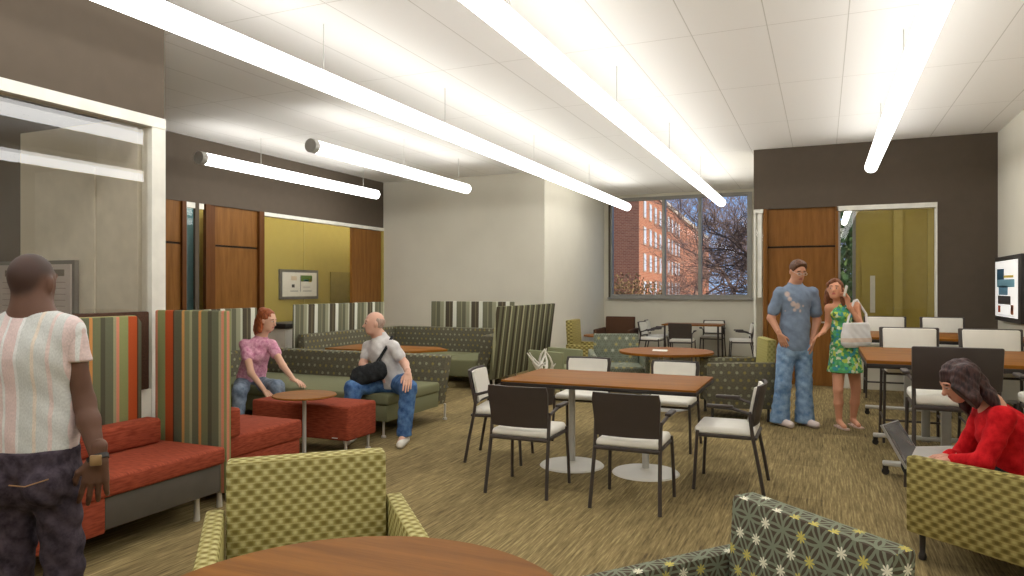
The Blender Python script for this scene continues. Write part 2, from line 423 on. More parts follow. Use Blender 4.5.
# rooms behind the left wall
XB = -9.5
struct('wall_ochre_back', MB().box(XB-.1, XB, 7.72, 14.2, 0, 2.95).box(-8.78, -8.72, 8.02, 8.6, 0, 2.95).box(XB, XL-.12, 14.1, 14.2, 0, 2.95), 'yellow_wall')
struct('trim_6', MB().box(XB, XB+.012, 11.38, 11.40, 0, 2.95), 'yellow_light')
struct('wall_teal_room', MB().box(XB-.1, XB, 6.5, 7.62, 0, 2.95).box(-8.78, -8.72, 7.0, 8.02, 0, 2.95).box(XB, XL-.12, 6.4, 6.5, 0, 2.95), 'teal')
struct('ceiling_left_rooms', MB().box(XB-.1, XL-.12, 6.4, 14.2, 2.95, 3.05), 'white_wall')
# glazed room near left: header, post, low wall, glass
struct('wall_near_left', MB().box(XP-.12, XP, YN, YP, HD, CEIL).box(-12.5, XP-.12, YP-.12, YP, HD, CEIL), 'dark_wall')
struct('trim_7', MB().box(XP-.10, XP+.015, YN, YP, HD-.075, HD), 'white_trim')
struct('trim_8', MB().box(XP-.09, XP+.01, YP-.115, YP, 0, HD-.075), 'white_trim')
struct('wall_low_left', MB().box(XP-.09, XP+.005, YN, YP-.115, 0, .78), 'white_wall')
w7 = struct('window_7', MB().box(XP-.05, XP-.02, 0.0, .03, .78, HD-.075), 'window_frame')
MB().box(XP-.045, XP-.033, .03, YP-.115, .78, HD-.075).build('window_glass', 'glass_partition', w7)
MB().box(XP-.045, XP-.033, YN, 0.0, .78, HD-.075).build('window_glass', 'glass_partition', w7)
struct('wall_room_back', MB().box(-5.86, XP-.12, YP-.12, YP, 0, HD), 'beige_wall')
struct('wall_room_dark', MB().box(-12.5, -5.86, YP-.12, YP, 0, HD), 'dark_wall')
struct('wall_room_left', MB().box(-12.6, -12.5, YN, YP, 0, CEIL), 'dark_wall')
struct('trim_9', MB().box(-5.66, -4.98, YP-.135, YP-.12, 0, 2.40).box(-4.96, XP-.12, YP-.127, YP-.12, 0, HD), 'white_wall')
# glass reflection modelled as a board on the back wall of the room (dark frame, pale sheet, grey lines)
n0 = thing('reflected_board', 'grey framed notice board modelled from a glass reflection, behind the standing man', 'notice board', (-5.52, YP-.14, 1.25))
MB().box(-.56, .38, -.035, .0, -.02, .46).build('frame', 'grey_frame', n0)
MB().box(-.53, .35, -.045, -.035, .01, .43).build('sheet', plain('pale_sheet', S(196, 188, 186), .5), n0)
mb = MB()
for k, (a, b) in enumerate(((-.42, -.27), (-.24, -.10), (-.06, .09), (.12, .28))): mb.box(a, b, -.05, -.045, .34, .39)
mb.build('heading', plain('grey_print', S(120, 112, 104), .6), n0)
pp_ = plain('pale_print', S(160, 152, 150), .6)
for a, b in ((.05, .30), (-.45, -.20)):
    for k in range(6): MB().box(a, b, -.05, -.045, .29-k*.045, .296-k*.045).build('text_line', pp_, n0)

# ------------------------------------------------------------------ suspended tube lights
def tube_light(x, y0, y1, z, r, label, wires, caps=(False, False), mat='tube', drop=None):
    t = thing('tube_light', label, 'ceiling light', (x, y0, z), 0, None)
    L = y1-y0
    pr = [(0, -r*.75), (r*.6, -r*.6), (r, 0), (r, L), (r*.6, L+r*.6), (0, L+r*.75)]
    dif = MB().lathe(pr, n=20, Mx=Matrix.Rotation(-math.pi/2, 4, 'X')).build('diffuser', mat, t)
    if mat == 'tube':      # upper faces dimmed, an invented split that softens the glow on the ceiling
        dm = dif.data
        dm.materials.append(M['tube_top'])
        for p in dm.polygons:
            if p.normal.z > .25: p.material_index = 1
    if caps[0]: MB().lathe([(0, -r*.95), (r*1.04, -r*.95), (r*1.06, r*.1), (r*1.02, r*.1)], n=20, Mx=Matrix.Rotation(-math.pi/2, 4, 'X')).build('end_cap', 'steel', t)
    for yw in wires:
        MB().tube([(0, yw-y0, r*.9), (0, yw-y0, (drop or CEIL)-z)], .004, 6).tube([(0, yw-y0-.05, r*1.0), (0, yw-y0+.05, r*1.0)], .012, 6).build('suspension_wire', 'steel', t)
    return t
ZT = 3.2
tube_light(.62, -2.2, 11.2, ZT, .082, 'long glowing tube light nearest the right wall, ending before the dark wall', (-1, 1.6, 4.2, 6.8, 9.4))
tube_light(-1.85, -2.2, 14.65, ZT, .082, 'long glowing tube light over the middle of the room, aimed at the window centre', (-1, 1.6, 4.2, 6.8, 9.4, 12))
tube_light(-3.76, -2.2, 14.65, ZT, .082, 'longest glowing tube light on the left, crossing from the dark header to the window', (-1, 1.6, 3.1, 4.75, 6.8, 9.4, 12))
tube_light(-5.6, 6.9, 10.9, ZT, .08, 'short glowing tube light in front of the beige wall, grey cap at its near end', (8.9, 10.6), (True, False))
tube_light(-7.45, 6.95, 10.9, ZT, .08, 'short glowing tube light hanging along the dark left wall above the wood doors', (8.0, 10.5), (True, False))
tube_light(.38, 12.5, 15.4, 2.78, .05, 'slim lit tube inside the ochre room behind the glazed dark wall', (12.8, 15.0), mat='tube_room')
tube_light(1.9, 12.5, 15.4, 3.1, .05, 'added tube lighting the ochre room, hidden above the glazing on the right', (12.8, 15.0), mat='tube_room')  # unseen extra tube, added to brighten the ochre room
tube_light(-8.95, 8.2, 13.8, 2.82, .045, 'added tube brightening the ochre wall with the framed picture', (8.4, 13.6), mat='tube_room', drop=2.95)  # added lamp that lights the ochre back wall
tube_light(-8.56, 7.0, 8.3, 2.84, .03, 'small added tube lighting the teal room beside the doors', (7.2, 8.1), mat='tube_room', drop=2.95)  # added lamp that keeps the teal panel from going dark
tube_light(-7.2, -2.4, 3.0, 3.2, .06, 'lit tube inside the glazed room behind the left partition', (-2, 2.6), mat='tube_room')

# ------------------------------------------------------------------ wall things
t = thing('wall_screen', 'black framed display screen mounted on the beige right wall', 'screen', (XR, 10.85, 1.49))
MB().box(-.09, -.02, -.72, .66, -.42, .42, .01).build('frame', 'black', t)
MB().box(-.02, 0, -.3, .3, -.2, .2).build('wall_mount', 'black', t)
sc_ = glow('lit_screen', S(226, 226, 222), .55)
MB().box(-.094, -.09, -.60, .60, -.36, .36).build('display', sc_, t)
for a, b, c_, d_, col in ((.1, .5, .12, .26, (40, 84, 110)), (-.45, .5, .02, .12, (120, 170, 190)), (-.1, .4, -.08, .04, (96, 140, 165)), (-.4, .1, .14, .17, (222, 196, 90)),
                      (-.25, .45, -.2, -.09, (70, 66, 66)), (.3, .44, -.31, -.22, (170, 70, 40)), (-.4, -.26, -.32, -.2, (150, 90, 50)), (-.36, -.28, -.27, -.22, (40, 110, 110)), (-.45, .45, -.34, -.335, (150, 170, 200))):
    MB().box(-.0965, -.094, a, b, c_, d_).build('screen_block', plain('screen_patch', S(*col), .5), t)
t = thing('framed_notice', 'dark framed white notice with a small colour photo on the ochre wall', 'picture', (XB, 11.22, 1.57))
MB().box(0, .04, -.56, .56, -.29, .29).build('frame', 'grey_frame', t)
MB().box(.04, .045, -.50, .50, -.235, .235).build('sheet', 'pad', t)
for a, b, c_, d_, col in ((0.02, .36, .06, .18, (96, 128, 60)), (.10, .24, .06, .10, (60, 150, 190)), (.27, .34, .05, .12, (210, 180, 60)), (-.24, -.16, -.06, .0, (70, 70, 66)), (0.0, .02, -.14, .18, (150, 150, 150)),
                      (-.28, -.06, -.14, -.12, (170, 168, 164)), (.08, .34, -.14, -.12, (176, 172, 168)), (.08, .30, -.06, -.045, (186, 180, 176)), (-.26, -.10, .08, .16, (214, 196, 170))):
    MB().box(.045, .047, a, b, c_, d_).build('print', plain('print_patch', S(*col), .6), t)
tag(MB().box(XB+.005, XB+.025, 12.2, 13.4, 1.20, 1.84).build('tan_rectangle', plain('flat_tan', S(150, 134, 74), .8)), 'plain tan rectangle on the ochre wall beside the framed notice', 'board')  # plain tan rectangle set just off the ochre wall
t = thing('credenza', 'low white cabinet with a black top against the left wall', 'cabinet', (-8.0, 9.3, 0))
MB().box(-.25, .25, -.45, .75, .06, .86, .005).build('body', 'white_wall', t)
MB().box(-.27, .28, -.48, .78, .86, .94, .01).build('top', 'black', t)
MB().box(.25, .265, -.42, .13, .1, .83).build('door', 'pad', t); MB().box(.25, .265, .16, .72, .1, .83).build('door', 'pad', t)

# ------------------------------------------------------------------ garden behind the window
m = MT('brick_lit', .9, .1)
br = m.n('ShaderNodeTexBrick'); m.nt.links.new(m.tc('UV'), br.inputs['Vector'])
br.inputs['Color1'].default_value = S(190, 124, 92); br.inputs['Color2'].default_value = S(168, 104, 78); br.inputs['Mortar'].default_value = S(206, 160, 128)
br.inputs['Scale'].default_value = 1.0; br.inputs['Brick Width'].default_value = .5; br.inputs['Row Height'].default_value = .2; br.inputs['Mortar Size'].default_value = .02
M['brick'] = m.col(br.outputs[0])
M['stone'] = plain('pale_stone', S(214, 196, 172), .8); M['pane'] = plain('white_blind', S(214, 218, 222), .4)
struct('ground', MB().box(-80, 80, YW+.3, 260, -1.6, -1.5), plain('winter_grass', S(150, 128, 92), .95, scale=2, var=.25))
ang = math.atan2(.067, .998)
b = thing('brick_building', 'long orange brick building with rows of white windows seen through the window', 'building', (-20.6, 86, -1.5), ang)
MB().box(-26, 0, 0, 110, 0, 15.6).build('wall', 'brick', b)
MB().box(-26.2, .25, -.25, 110.2, 15.6, 16.3).build('cornice', 'stone', b)
for k, z in enumerate((1.6, 5.1, 8.5, 11.9)):
    for j in range(9):
        y = 3.0+j*4.6
        fwm = MB().box(-.05, .12, y, y+1.8, z, z+2.3).build('window', 'stone', b)
        MB().box(.12, .15, y+.15, y+1.65, z+.15, z+2.15).build('pane', 'pane', fwm)
MB().box(-1.2, -.7, 1.0, 1.8, 16.3, 18.5).build('chimney', 'brick', b)
rnd = random.Random(4)
def grow(mb, p, d, L, r, depth, spread=.6):
    if depth == 0: return
    pts = [p]; q = p; dd_ = d
    for k in range(3):
        dd_ = (dd_+Vector((rnd.gauss(0, .13), rnd.gauss(0, .13), rnd.gauss(0, .08)+.02))).normalized()
        q = q+dd_*L/3; pts.append(q)
    mb.tube(pts, [r, r*.88, r*.78, r*.66], 6 if depth > 4 else 3)
    n = 4
    for k in range(n):
        base = pts[-1] if k < 2 else pts[rnd.choice((1, 2))]
        nd = (dd_+Vector((rnd.gauss(0, spread), rnd.gauss(0, spread), rnd.gauss(0, spread*.7)+.10))).normalized()
        grow(mb, base, nd, L*rnd.uniform(.60, .86), max(.009, r*(.60 if k < 2 else .46)), depth-1, spread)
bark = plain('bark', S(104, 82, 68), .9, var=.3)
twig = plain('red_bark', S(168, 134, 112), .9, var=.3)
for (x, y, h, r, dp, lab, mt) in ((-2.5, 29.0, 2.6, .17, 7, 'big bare winter tree right in front of the window', bark), (-7.0, 40.0, 3.3, .15, 7, 'bare reddish tree further back beside the brick building', twig), (-4.6, 50.0, 4.2, .16, 7, 'bare brown tree furthest back at the right of the window', twig)):
    mb = MB(); grow(mb, Vector((0, 0, 0)), Vector((.03, 0, 1)), h, r, dp)
    o = mb.build('bare_tree', mt); o.location = (x, y, -1.5); tag(o, lab, 'tree')
def leafy(name, x, y, z, rx, rz_, n, mat, lab, cat, lf=.16):
    mb = MB()
    t_ = bmesh.new()
    for k in range(n):
        while True:
            p = Vector((rnd.uniform(-1, 1), rnd.uniform(-1, 1), rnd.uniform(-1, 1)))
            if p.length < 1: break
        p = Vector((p.x*rx, p.y*rx, p.z*rz_))
        q = Euler((rnd.uniform(0, 6), rnd.uniform(0, 6), rnd.uniform(0, 6))).to_matrix()
        vs = [t_.verts.new(p+q @ Vector(c)*lf*rnd.uniform(.6, 1.3)) for c in ((-.5, 0, 0), (0, -.35, .05), (.6, 0, 0), (0, .35, .05))]
        t_.faces.new(vs)
    mb._merge(t_)
    mb.tube([(0, 0, -rz_-.8), (0, 0, rz_*.3)], [.09, .05], 6)
    o = mb.build(name, mat); o.location = (x, y, z); return tag(o, lab, cat)
leafy('shrub', -6.5, 24.8, .35, 1.9, 1.7, 5000, plain('dry_leaf', S(150, 118, 76), .9, var=.35, scale=5), 'dry brown shrub below the brick building, left of the window', 'shrub', .10)
leafy('evergreen_tree', .66, 22.5, 2.2, 1.6, 3.2, 5000, plain('green_leaf', S(96, 122, 62), .8, var=.4, scale=5), 'green leafy tree in the slit between the wood door and the ochre room', 'tree', .22)
# ------------------------------------------------------------------ chairs
def side_chair(label, loc, rz, group=None):
    """stacking chair: four round legs, white seat and back pad, charcoal shell; front faces local -Y"""
    t = thing('side_chair', label, 'chair', loc, rz, group)
    for sx in (-1, 1):
        MB().tube([(sx*.225, -.20, .44), (sx*.235, -.215, .2), (sx*.24, -.225, 0)], .0125).build('leg', 'shell', t)
        MB().tube([(sx*.225, .17, .60), (sx*.225, .19, .43), (sx*.232, .235, .2), (sx*.24, .27, 0)], .0135).build('leg', 'shell', t)
        MB().tube([(sx*.228, .17, .585), (sx*.245, .05, .62), (sx*.248, -.08, .625)], .012).box(sx*.25-.022, sx*.25+.022, -.13, .06, .62, .645, .009).build('armrest', 'shell', t)
    def dome(tm):
        for v in tm.verts:
            if v.co.z > .45: v.co.x *= .94
    MB().box(-.225, .225, -.225, .21, .415, .47, .022, 3, taper=dome).build('seat', 'pad', t)
    MB().box(-.228, .228, -.2, .225, .392, .42, .012).build('seat_frame', 'shell', t)
    def curved(hw, z0, z1, y0, th, lean, bow):
        mb = MB(); t2 = bmesh.new(); n = 10; k = 6; grid = []
        for s in (0, 1):
            g = []
            for i in range(n+1):
                u = -1+2*i/n; row = []
                for j in range(k+1):
                    v = j/k; z = z0+(z1-z0)*v
                    sh = 1-.08*(1-v) - (.05 if v > .99 else 0)
                    row.append(t2.verts.new((u*hw*sh, y0+lean*v-bow*u*u+(th if s else 0), z)))
                g.append(row)
            grid.append(g)
        A, B = grid
        for i in range(n):
            for j in range(k):
                t2.faces.new((A[i][j], A[i+1][j], A[i+1][j+1], A[i][j+1])); t2.faces.new((B[i][j], B[i][j+1], B[i+1][j+1], B[i+1][j]))
        for i in range(n):
            t2.faces.new((A[i][0], B[i][0], B[i+1][0], A[i+1][0])); t2.faces.new((A[i][k], A[i+1][k], B[i+1][k], B[i][k]))
        for j in range(k):
            t2.faces.new((A[0][j], A[0][j+1], B[0][j+1], B[0][j])); t2.faces.new((A[n][j], B[n][j], B[n][j+1], A[n][j+1]))
        return mb._merge(t2, None, True)
    curved(.238, .49, .79, .20, .022, .055, .03).build('back_shell', 'shell', t)
    curved(.208, .52, .775, .178, .02, .05, .028).build('back_pad', 'pad', t)
    return t
sc0 = side_chair('left one of the two chairs turning their charcoal backs to us at the oblong table', (-2.03, 4.98, 0), math.pi)
G1 = 'chairs around the oblong table'; sc0['group'] = G1
dup(sc0, (-1.22, 4.94, 0), math.pi, 'right one of the two chairs turning their charcoal backs to us at the oblong table')
dup(sc0, (-2.20, 6.80, 0), R(2), 'left of the two white chairs facing us behind the oblong table')
dup(sc0, (-1.33, 6.78, 0), R(-2), 'right of the two white chairs facing us behind the oblong table')
dup(sc0, (-2.60, 5.74, 0), R(100), 'chair at the left end of the oblong table showing its white back pad')
dup(sc0, (-.66, 5.66, 0), R(-90), 'chair seen from the side at the right end of the oblong table')
G2 = 'chairs around the small far table'
dup(sc0, (-2.62, 14.62, 0), math.pi, 'charcoal backed chair in front of the small table under the window', G2)
dup(sc0, (-3.30, 14.95, 0), R(85), 'white chair at the left of the small far table, the nearer of two', G2)
dup(sc0, (-3.36, 15.72, 0), R(95), 'white chair left of the small far table, the one closer to the window wall', G2)
dup(sc0, (-1.52, 15.1, 0), R(-80), 'dark chair seen side on at the right of the small far table', G2)
dup(sc0, (-2.2, 15.95, 0), R(0), 'chair behind the small far table, against the window wall', G2)

def stool(label, loc, rz, group):
    t = thing('counter_stool', label, 'stool', loc, rz, group)
    for sx in (-1, 1):
        MB().tube([(sx*.25, -.22, .68), (sx*.26, -.24, 0)], .013).build('leg', 'shell', t)
        MB().tube([(sx*.25, .19, .90), (sx*.25, .22, .62), (sx*.26, .27, 0)], .014).build('leg', 'shell', t)
        MB().tube([(sx*.255, .19, .86), (sx*.275, -.1, .885)], .012).box(sx*.28-.025, sx*.28+.025, -.16, .06, .88, .905, .009).build('armrest', 'shell', t)
    MB().box(-.25, .25, -.29, .22, .685, .76, .028, 3).build('seat', 'pad', t)
    MB().box(-.25, .25, -.2, .235, .655, .69, .012).build('seat_frame', 'shell', t)
    MB().tube([(-.255, -.23, .22), (.255, -.23, .22)], .011).tube([(-.255, -.23, .22), (-.257, .25, .22)], .011).tube([(.255, -.23, .22), (.257, .25, .22)], .011).build('foot_rail', 'shell', t)
    MB().hexa([(-.265, .20, .80), (.265, .20, .80), (.265, .23, .80), (-.265, .23, .80)], [(-.27, .25, 1.10), (.27, .25, 1.10), (.27, .28, 1.10), (-.27, .28, 1.10)], .012).build('back_shell', 'shell', t)
    MB().hexa([(-.235, .16, .84), (.235, .16, .84), (.235, .2, .84), (-.235, .2, .84)], [(-.24, .205, 1.09), (.24, .205, 1.09), (.24, .25, 1.09), (-.24, .25, 1.09)], .015).build('back_pad', 'pad', t)
    return t
st0 = stool('tall stool with its charcoal back to us, directly behind the girl in red', (.83, 5.88, 0), math.pi, 'tall stools at the counters')
G3 = 'tall stools at the counters'
dup(st0, (1.53, 5.88, 0), math.pi, 'tall stool cut off by the right edge of the picture, beside the girl in red', G3)
dup(st0, (.80, 8.02, 0), 0, 'tall stool facing us across the near counter, the left one, white back pad', G3)
dup(st0, (1.50, 8.02, 0), 0, 'tall stool facing us across the near counter, the right one below the wall screen', G3)
dup(st0, (.80, 11.1, 0), 0, 'tall stool at the far counter against the dark wall, nearer the woman in the dress', G3)
dup(st0, (1.50, 11.1, 0), 0, 'tall stool at the far counter against the dark wall, nearer the right wall', G3)

# ------------------------------------------------------------------ tables
t = thing('oblong_table', 'oblong wooden table on two white disc bases in the middle of the room', 'table', (-1.65, 5.82, 0))
MB().box(-.79, .79, -.455, .455, .724, .742, .004).build('tabletop', 'table_wood', t)
MB().box(-.795, .795, -.46, .46, .696, .726, .006).build('table_edge', 'edge', t)
for x in (-.30, .33):
    MB().lathe([(.0, .03), (.26, .012), (.272, .0)], (x, -.08), 40).lathe([(.06, .02), (.035, .035), (.03, .04)], (x, -.08), 24).build('base', 'pad', t)
    MB().lathe([(.028, .02), (.028, .69)], (x, -.08), 20).box(x-.2, x+.2, -.11, -.05, .68, .698).build('column', 'steel', t)
t = thing('round_table', 'round wooden table cut off by the bottom of the picture', 'table', (-1.0, 1.34, 0))
MB().lathe([(0, .712), (.552, .712), (.56, .72), (.56, .734), (.552, .742), (0, .742)], n=72, smooth=True).build('tabletop', 'near_wood', t)
MB().lathe([(.03, .02), (.03, .712)], n=20).build('column', 'steel', t)
MB().lathe([(0, .03), (.26, .015), (.27, 0)], n=36).build('base', 'steel', t)
t = thing('round_table', 'round wooden table with a small white card on it, between the lounge chairs', 'table', (-1.80, 8.95, 0))
MB().lathe([(0, .685), (.575, .685), (.58, .70), (.575, .715), (0, .715)], n=56).build('tabletop', 'table_wood', t)
MB().lathe([(.04, .02), (.04, .69)], n=20).build('column', 'chrome', t)
MB().lathe([(0, .03), (.28, .015), (.29, 0)], n=36).build('base', 'steel', t)
tag(MB().poly([(-.05, .717), (.05, .717), (0.0, .735)], -.09, .09, 'x', Mx=Matrix.Translation((-1.86, 8.88, 0))).build('paper_card', 'pad'), 'small white card lying on the round table between lounge chairs', 'card')
t = thing('small_table', 'small wooden table below the window with chairs around it', 'table', (-2.5, 15.3, 0))
MB().box(-.6, .6, -.38, .38, .715, .745, .005).build('tabletop', 'table_wood', t)
for sx in (-1, 1):
    for sy in (-1, 1): MB().tube([(sx*.54, sy*.32, .715), (sx*.55, sy*.33, 0)], .02).build('leg', 'shell', t)
t = thing('side_table', 'small low round wooden table left of the dark brown armchair', 'table', (-4.05, 13.7, 0))
MB().lathe([(0, .54), (.34, .54), (.34, .565), (0, .565)], n=40, smooth=False).build('tabletop', 'table_wood', t)
MB().lathe([(.03, .02), (.03, .54)], n=16).build('column', 'chrome', t); MB().lathe([(0, .02), (.2, 0)], n=24).build('base', 'chrome', t)
t = thing('side_table', 'small round wooden side table on a thin white pole in front of the red ottoman', 'table', (-4.15, 4.98, 0))
MB().lathe([(0, .555), (.265, .555), (.275, .563), (.27, .572), (0, .572)], n=48).build('tabletop', 'table_wood', t)
MB().lathe([(.017, .01), (.017, .556)], n=14).build('pole', 'steel', t)
MB().lathe([(0, .02), (.17, .010), (.18, 0)], n=30).build('base', 'steel', t)
t = thing('booth_table', 'wooden table in the far booth with its pointed end towards the aisle', 'table', (-5.45, 8.45, 0))
MB().poly([(-.9, -.4), (.45, -.4), (.75, 0.12), (.45, .40), (-.9, .40)], .635, .665, bev=.004).build('tabletop', 'table_wood', t)
for x in (-.6, .25):
    MB().lathe([(.03, .02), (.03, .64)], (x, 0), 16).build('column', 'steel', t); MB().lathe([(0, .02), (.22, 0)], (x, 0), 24).build('base', 'steel', t)
def counter(label, x0, x1, y0, y1, feet):
    t = thing('counter_table', label, 'table', (x0, y0, 0))
    W, D = x1-x0, y1-y0
    MB().box(0, W, 0, D, .895, .925, .004).build('tabletop', 'table_wood', t)
    MB().box(-.003, W+.003, -.004, D+.004, .86, .897, .004).build('table_edge', 'edge', t)
    for (fx, fy) in feet:
        MB().box(fx-.035, fx+.035, fy-.025, fy+.025, .06, .86, .01).build('column', 'window_frame', t)
        MB().box(fx-.44, fx+.44, fy-.035, fy+.035, .075, .11, .01).build('foot_bar', 'steel', t)
        for sx in (-1, 1): MB().box(fx+sx*.42-.02, fx+sx*.42+.02, fy-.02, fy+.02, .05, .08).lathe([(.0, -.014), (.028, -.014), (.028, .014), (.0, .014)], n=16, Mx=Matrix.Translation((fx+sx*.42, fy, .028)) @ Matrix.Rotation(math.pi/2, 4, 'X')).build('caster', 'black', t)
    MB().box(.1, W-.1, .1, .13, .55, .86).build('modesty_panel', 'grey_panel', t) if False else None
    return t
counter('long tall wooden counter table nearest the girl in red, on silver castored legs', .32, 2.18, 6.36, 7.78, ((.56, .10), (.56, 1.30)))
counter('long tall wooden counter table further back, in front of the dark wall', .34, 2.18, 9.35, 10.7, ((.56, .10), (1.42, 1.2)))
tag(MB().box(.80, .98, YD-.06, YD-.035, .35, .47, .004).build('wall_outlet', 'pad'), 'small white outlet plate low on the pale wall below the far counter', 'outlet')

# ------------------------------------------------------------------ lounge chairs
def lounge(label, loc, rz, fab, arm=None, af=.36, leg='black', back=.80, armh=.60, w=.38, seat=None, cat='armchair', inner=None):
    arm = arm or fab
    t = thing('lounge_chair', label, cat, loc, rz)
    z0 = .15
    MB().hexa([(-w+.06, .26, z0+.05), (w-.06, .26, z0+.05), (w-.06, .36, z0+.05), (-w+.06, .36, z0+.05)],
              [(-w+.06, .305, back), (w-.06, .305, back), (w-.06, .405, back), (-w+.06, .405, back)], .018).build('backrest', inner or fab, t)
    MB().box(-w+.055, w-.055, -.34, .28, z0+.03, .33, .015).build('seat_base', arm, t)
    MB().box(-w+.06, w-.06, -.355, .265, .33, .44, .03, 3).build('seat_cushion', seat or fab, t)
    for sx in (-1, 1):
        pts = [(-af, z0), (.36, z0), (.38, armh), (-af, armh-.015)]
        a, b = (w-.055, w+.02) if sx > 0 else (-w-.02, -w+.055)
        MB().poly(pts, a, b, 'x', .016).build('arm', arm, t)
        for y in (-.30, .31):
            MB().lathe([(.0, 0), (.019, .004), (.022, .018), (.019, .034), (.014, .045), (.017, z0+.03)], (sx*(w-.04), y), 14).build('leg', leg, t)
    return t
lounge('olive basket weave armchair facing us behind the near round table', (-1.955+.31*.68, 2.375-.31*.73, 0), R(43), 'weave')
lounge('armchair in ring and flower fabric at the bottom, right of the round table', (-.055-.31*.66, 2.325-.31*.75, 0), R(-41.3), 'star_near', af=.50, w=.365)
lounge('olive gold basket weave armchair in which the girl in red sits', (.950, 4.59, 0), R(-128.7), 'weave_dark', armh=.585, back=.66)
lounge('armchair with dotted sides and yellow seat, in front of the standing man', (-.94, 8.66, 0), R(-74), 'yellow_fabric', arm='dots', armh=.67, back=.92, w=.34)
lounge('pale ring patterned armchair left of the far round table', (-2.62, 9.70, 0), R(20), 'star', arm='star', back=.84, armh=.62)
gch = lounge('plain sage green armchair with rounded arms, behind the striped screen', (-3.36, 9.22, 0), R(80), 'green_pale', back=.60, armh=.66, w=.28); gch.scale = (1, .72, 1)
lounge('tall olive backed armchair against the bay side wall', (-3.42, 11.2, 0), R(95), 'weave_dark', back=.98, armh=.60)
lounge('dark brown armchair in the corner under the window', (-4.05, 14.85, 0), R(0), 'brown', back=.88, armh=.64)

# ------------------------------------------------------------------ near red bench with tall striped back
t = thing('booth_bench', 'long red upholstered bench with a tall striped back, behind the standing man', 'bench', (-4.3, 1.0, 0))
MB().box(.10, .70, 0, 2.55, .345, .455, .022, 3).build('seat_cushion', 'red', t)
MB().box(.12, .685, 0, 1.70, .15, .35, .01).build('seat_base', 'red', t)
MB().box(.12, .68, 1.70, 2.52, .165, .345, .006).build('seat_base', 'grey_panel', t, 'grey laminate front panel')
MB().box(.06, .20, 0, 2.48, .455, .625, .028, 3).build('bolster', 'red', t)
for y in (.3, 1.6, 2.40): MB().lathe([(.02, 0), (.016, .15)], (.60, y), 12).build('leg', 'chrome', t)
for y in (.3, 1.6, 2.40): MB().lathe([(.02, 0), (.016, .15)], (.2, y), 12).build('leg', 'chrome', t)
MB().poly([(0, .16), (2.44, .16), (2.44, 1.27), (2.40, 1.315), (0, 1.315)], 0, .055, 'x', .012, Mx=None).build('back_panel', 'stripe_orange', t)
t = tag(MB().box(-4.40, -4.345, 2.9, 3.58, .79, 1.335, .01).build('backing_panel', 'brown_panel'), 'dark brown panel between the striped bench back and the end screen', 'panel')
Mx = Matrix.Translation((-4.32, 3.60, 0)) @ Matrix.Rotation(R(6), 4, 'Z')
t = thing('end_screen', 'tall orange and green striped screen at the far end of the red bench', 'screen', (-4.32, 3.60, 0), R(6))
MB().box(0, .61, 0, .05, .10, 1.345, .012).build('panel', 'stripe_orange', t)
for x in (.08, .53): MB().lathe([(.02, 0), (.016, .12)], (x, .025), 12).build('foot', 'chrome', t)
t = thing('red_bench', 'short red bench just beyond the striped end screen', 'bench', (-4.42, 3.72, 0))
MB().box(0, .62, .02, .82, .30, .455, .022, 3).build('seat_cushion', 'red', t)
MB().box(.015, .605, .035, .805, .10, .31, .01).build('seat_base', 'red', t)
MB().box(.02, .66, .01, .13, .455, .66, .025, 3).build('bolster', 'red', t)
for x, y in ((.06, .1), (.56, .1), (.06, .74), (.56, .74)): MB().lathe([(.02, 0), (.016, .11)], (x, y), 12).build('leg', 'chrome', t)
def leggy(mb, x, y, h=.15): return mb.lathe([(.0, 0), (.024, .0), (.024, .018), (.012, .022), (.013, h)], (x, y), 12)
t = thing('ottoman', 'long red ottoman on white legs behind the small round side table', 'ottoman', (-4.93, 5.17, 0))
MB().box(0, 1.10, 0, .44, .145, .452, .022, 3).build('cushion', 'red', t)
for x, y in ((.06, .05), (1.04, .05), (.06, .39), (1.04, .39)): leggy(MB(), x, y).build('leg', 'chrome', t)
MB().box(.93, .99, -.004, .004, .165, .172).build('label_tag', 'pad', t)

# ------------------------------------------------------------------ the sofas with patterned backs
t = thing('sofa', 'long sofa with dotted back and sage seat on which the couple sits', 'sofa', (-6.62, 5.96, 0))
MB().hexa([(.12, 1.05, .18), (2.66, 1.05, .18), (2.66, 1.22, .18), (.12, 1.22, .18)], [(.12, 1.13, .735), (2.72, 1.13, .735), (2.72, 1.28, .735), (.12, 1.28, .735)], .03).build('backrest', 'dots', t)
MB().hexa([(.0, .1, .18), (.12, .1, .18), (.12, 1.22, .18), (.0, 1.22, .18)], [(-.04, .1, .735), (.1, .1, .735), (.1, 1.28, .735), (-.04, 1.28, .735)], .03).build('side_back', 'dots', t)
MB().box(.13, 2.68, 0, 1.06, .33, .445, .03, 3).build('seat_cushion', 'green', t)
MB().box(.14, 2.66, .02, 1.06, .17, .335, .012).build('seat_base', 'green', t)
for x, y in ((.2, .06), (1.4, .06), (2.58, .08), (2.66, 1.2), (.1, 1.2)): leggy(MB(), x, y, .18).build('leg', 'chrome', t)
def panel(label, name, mat, p0, p1, z0, z1, lean, th=.05):
    """upright panel from p0 to p1, its top pushed sideways by lean"""
    d = (Vector((p1[0], p1[1]))-Vector((p0[0], p0[1]))); L = d.length; a = math.atan2(d.y, d.x)
    t = thing(name, label, 'screen', (p0[0], p0[1], 0), a)
    MB().hexa([(0, 0, z0), (L, 0, z0), (L, th, z0), (0, th, z0)], [(0, lean, z1), (L, lean, z1), (L, lean+th, z1), (0, lean+th, z1)], .012).build('panel', mat, t)
    for x in (.12, L-.12): MB().lathe([(.02, 0), (.015, z0+.03)], (x, th/2), 10).build('foot', 'chrome', t)
    return t
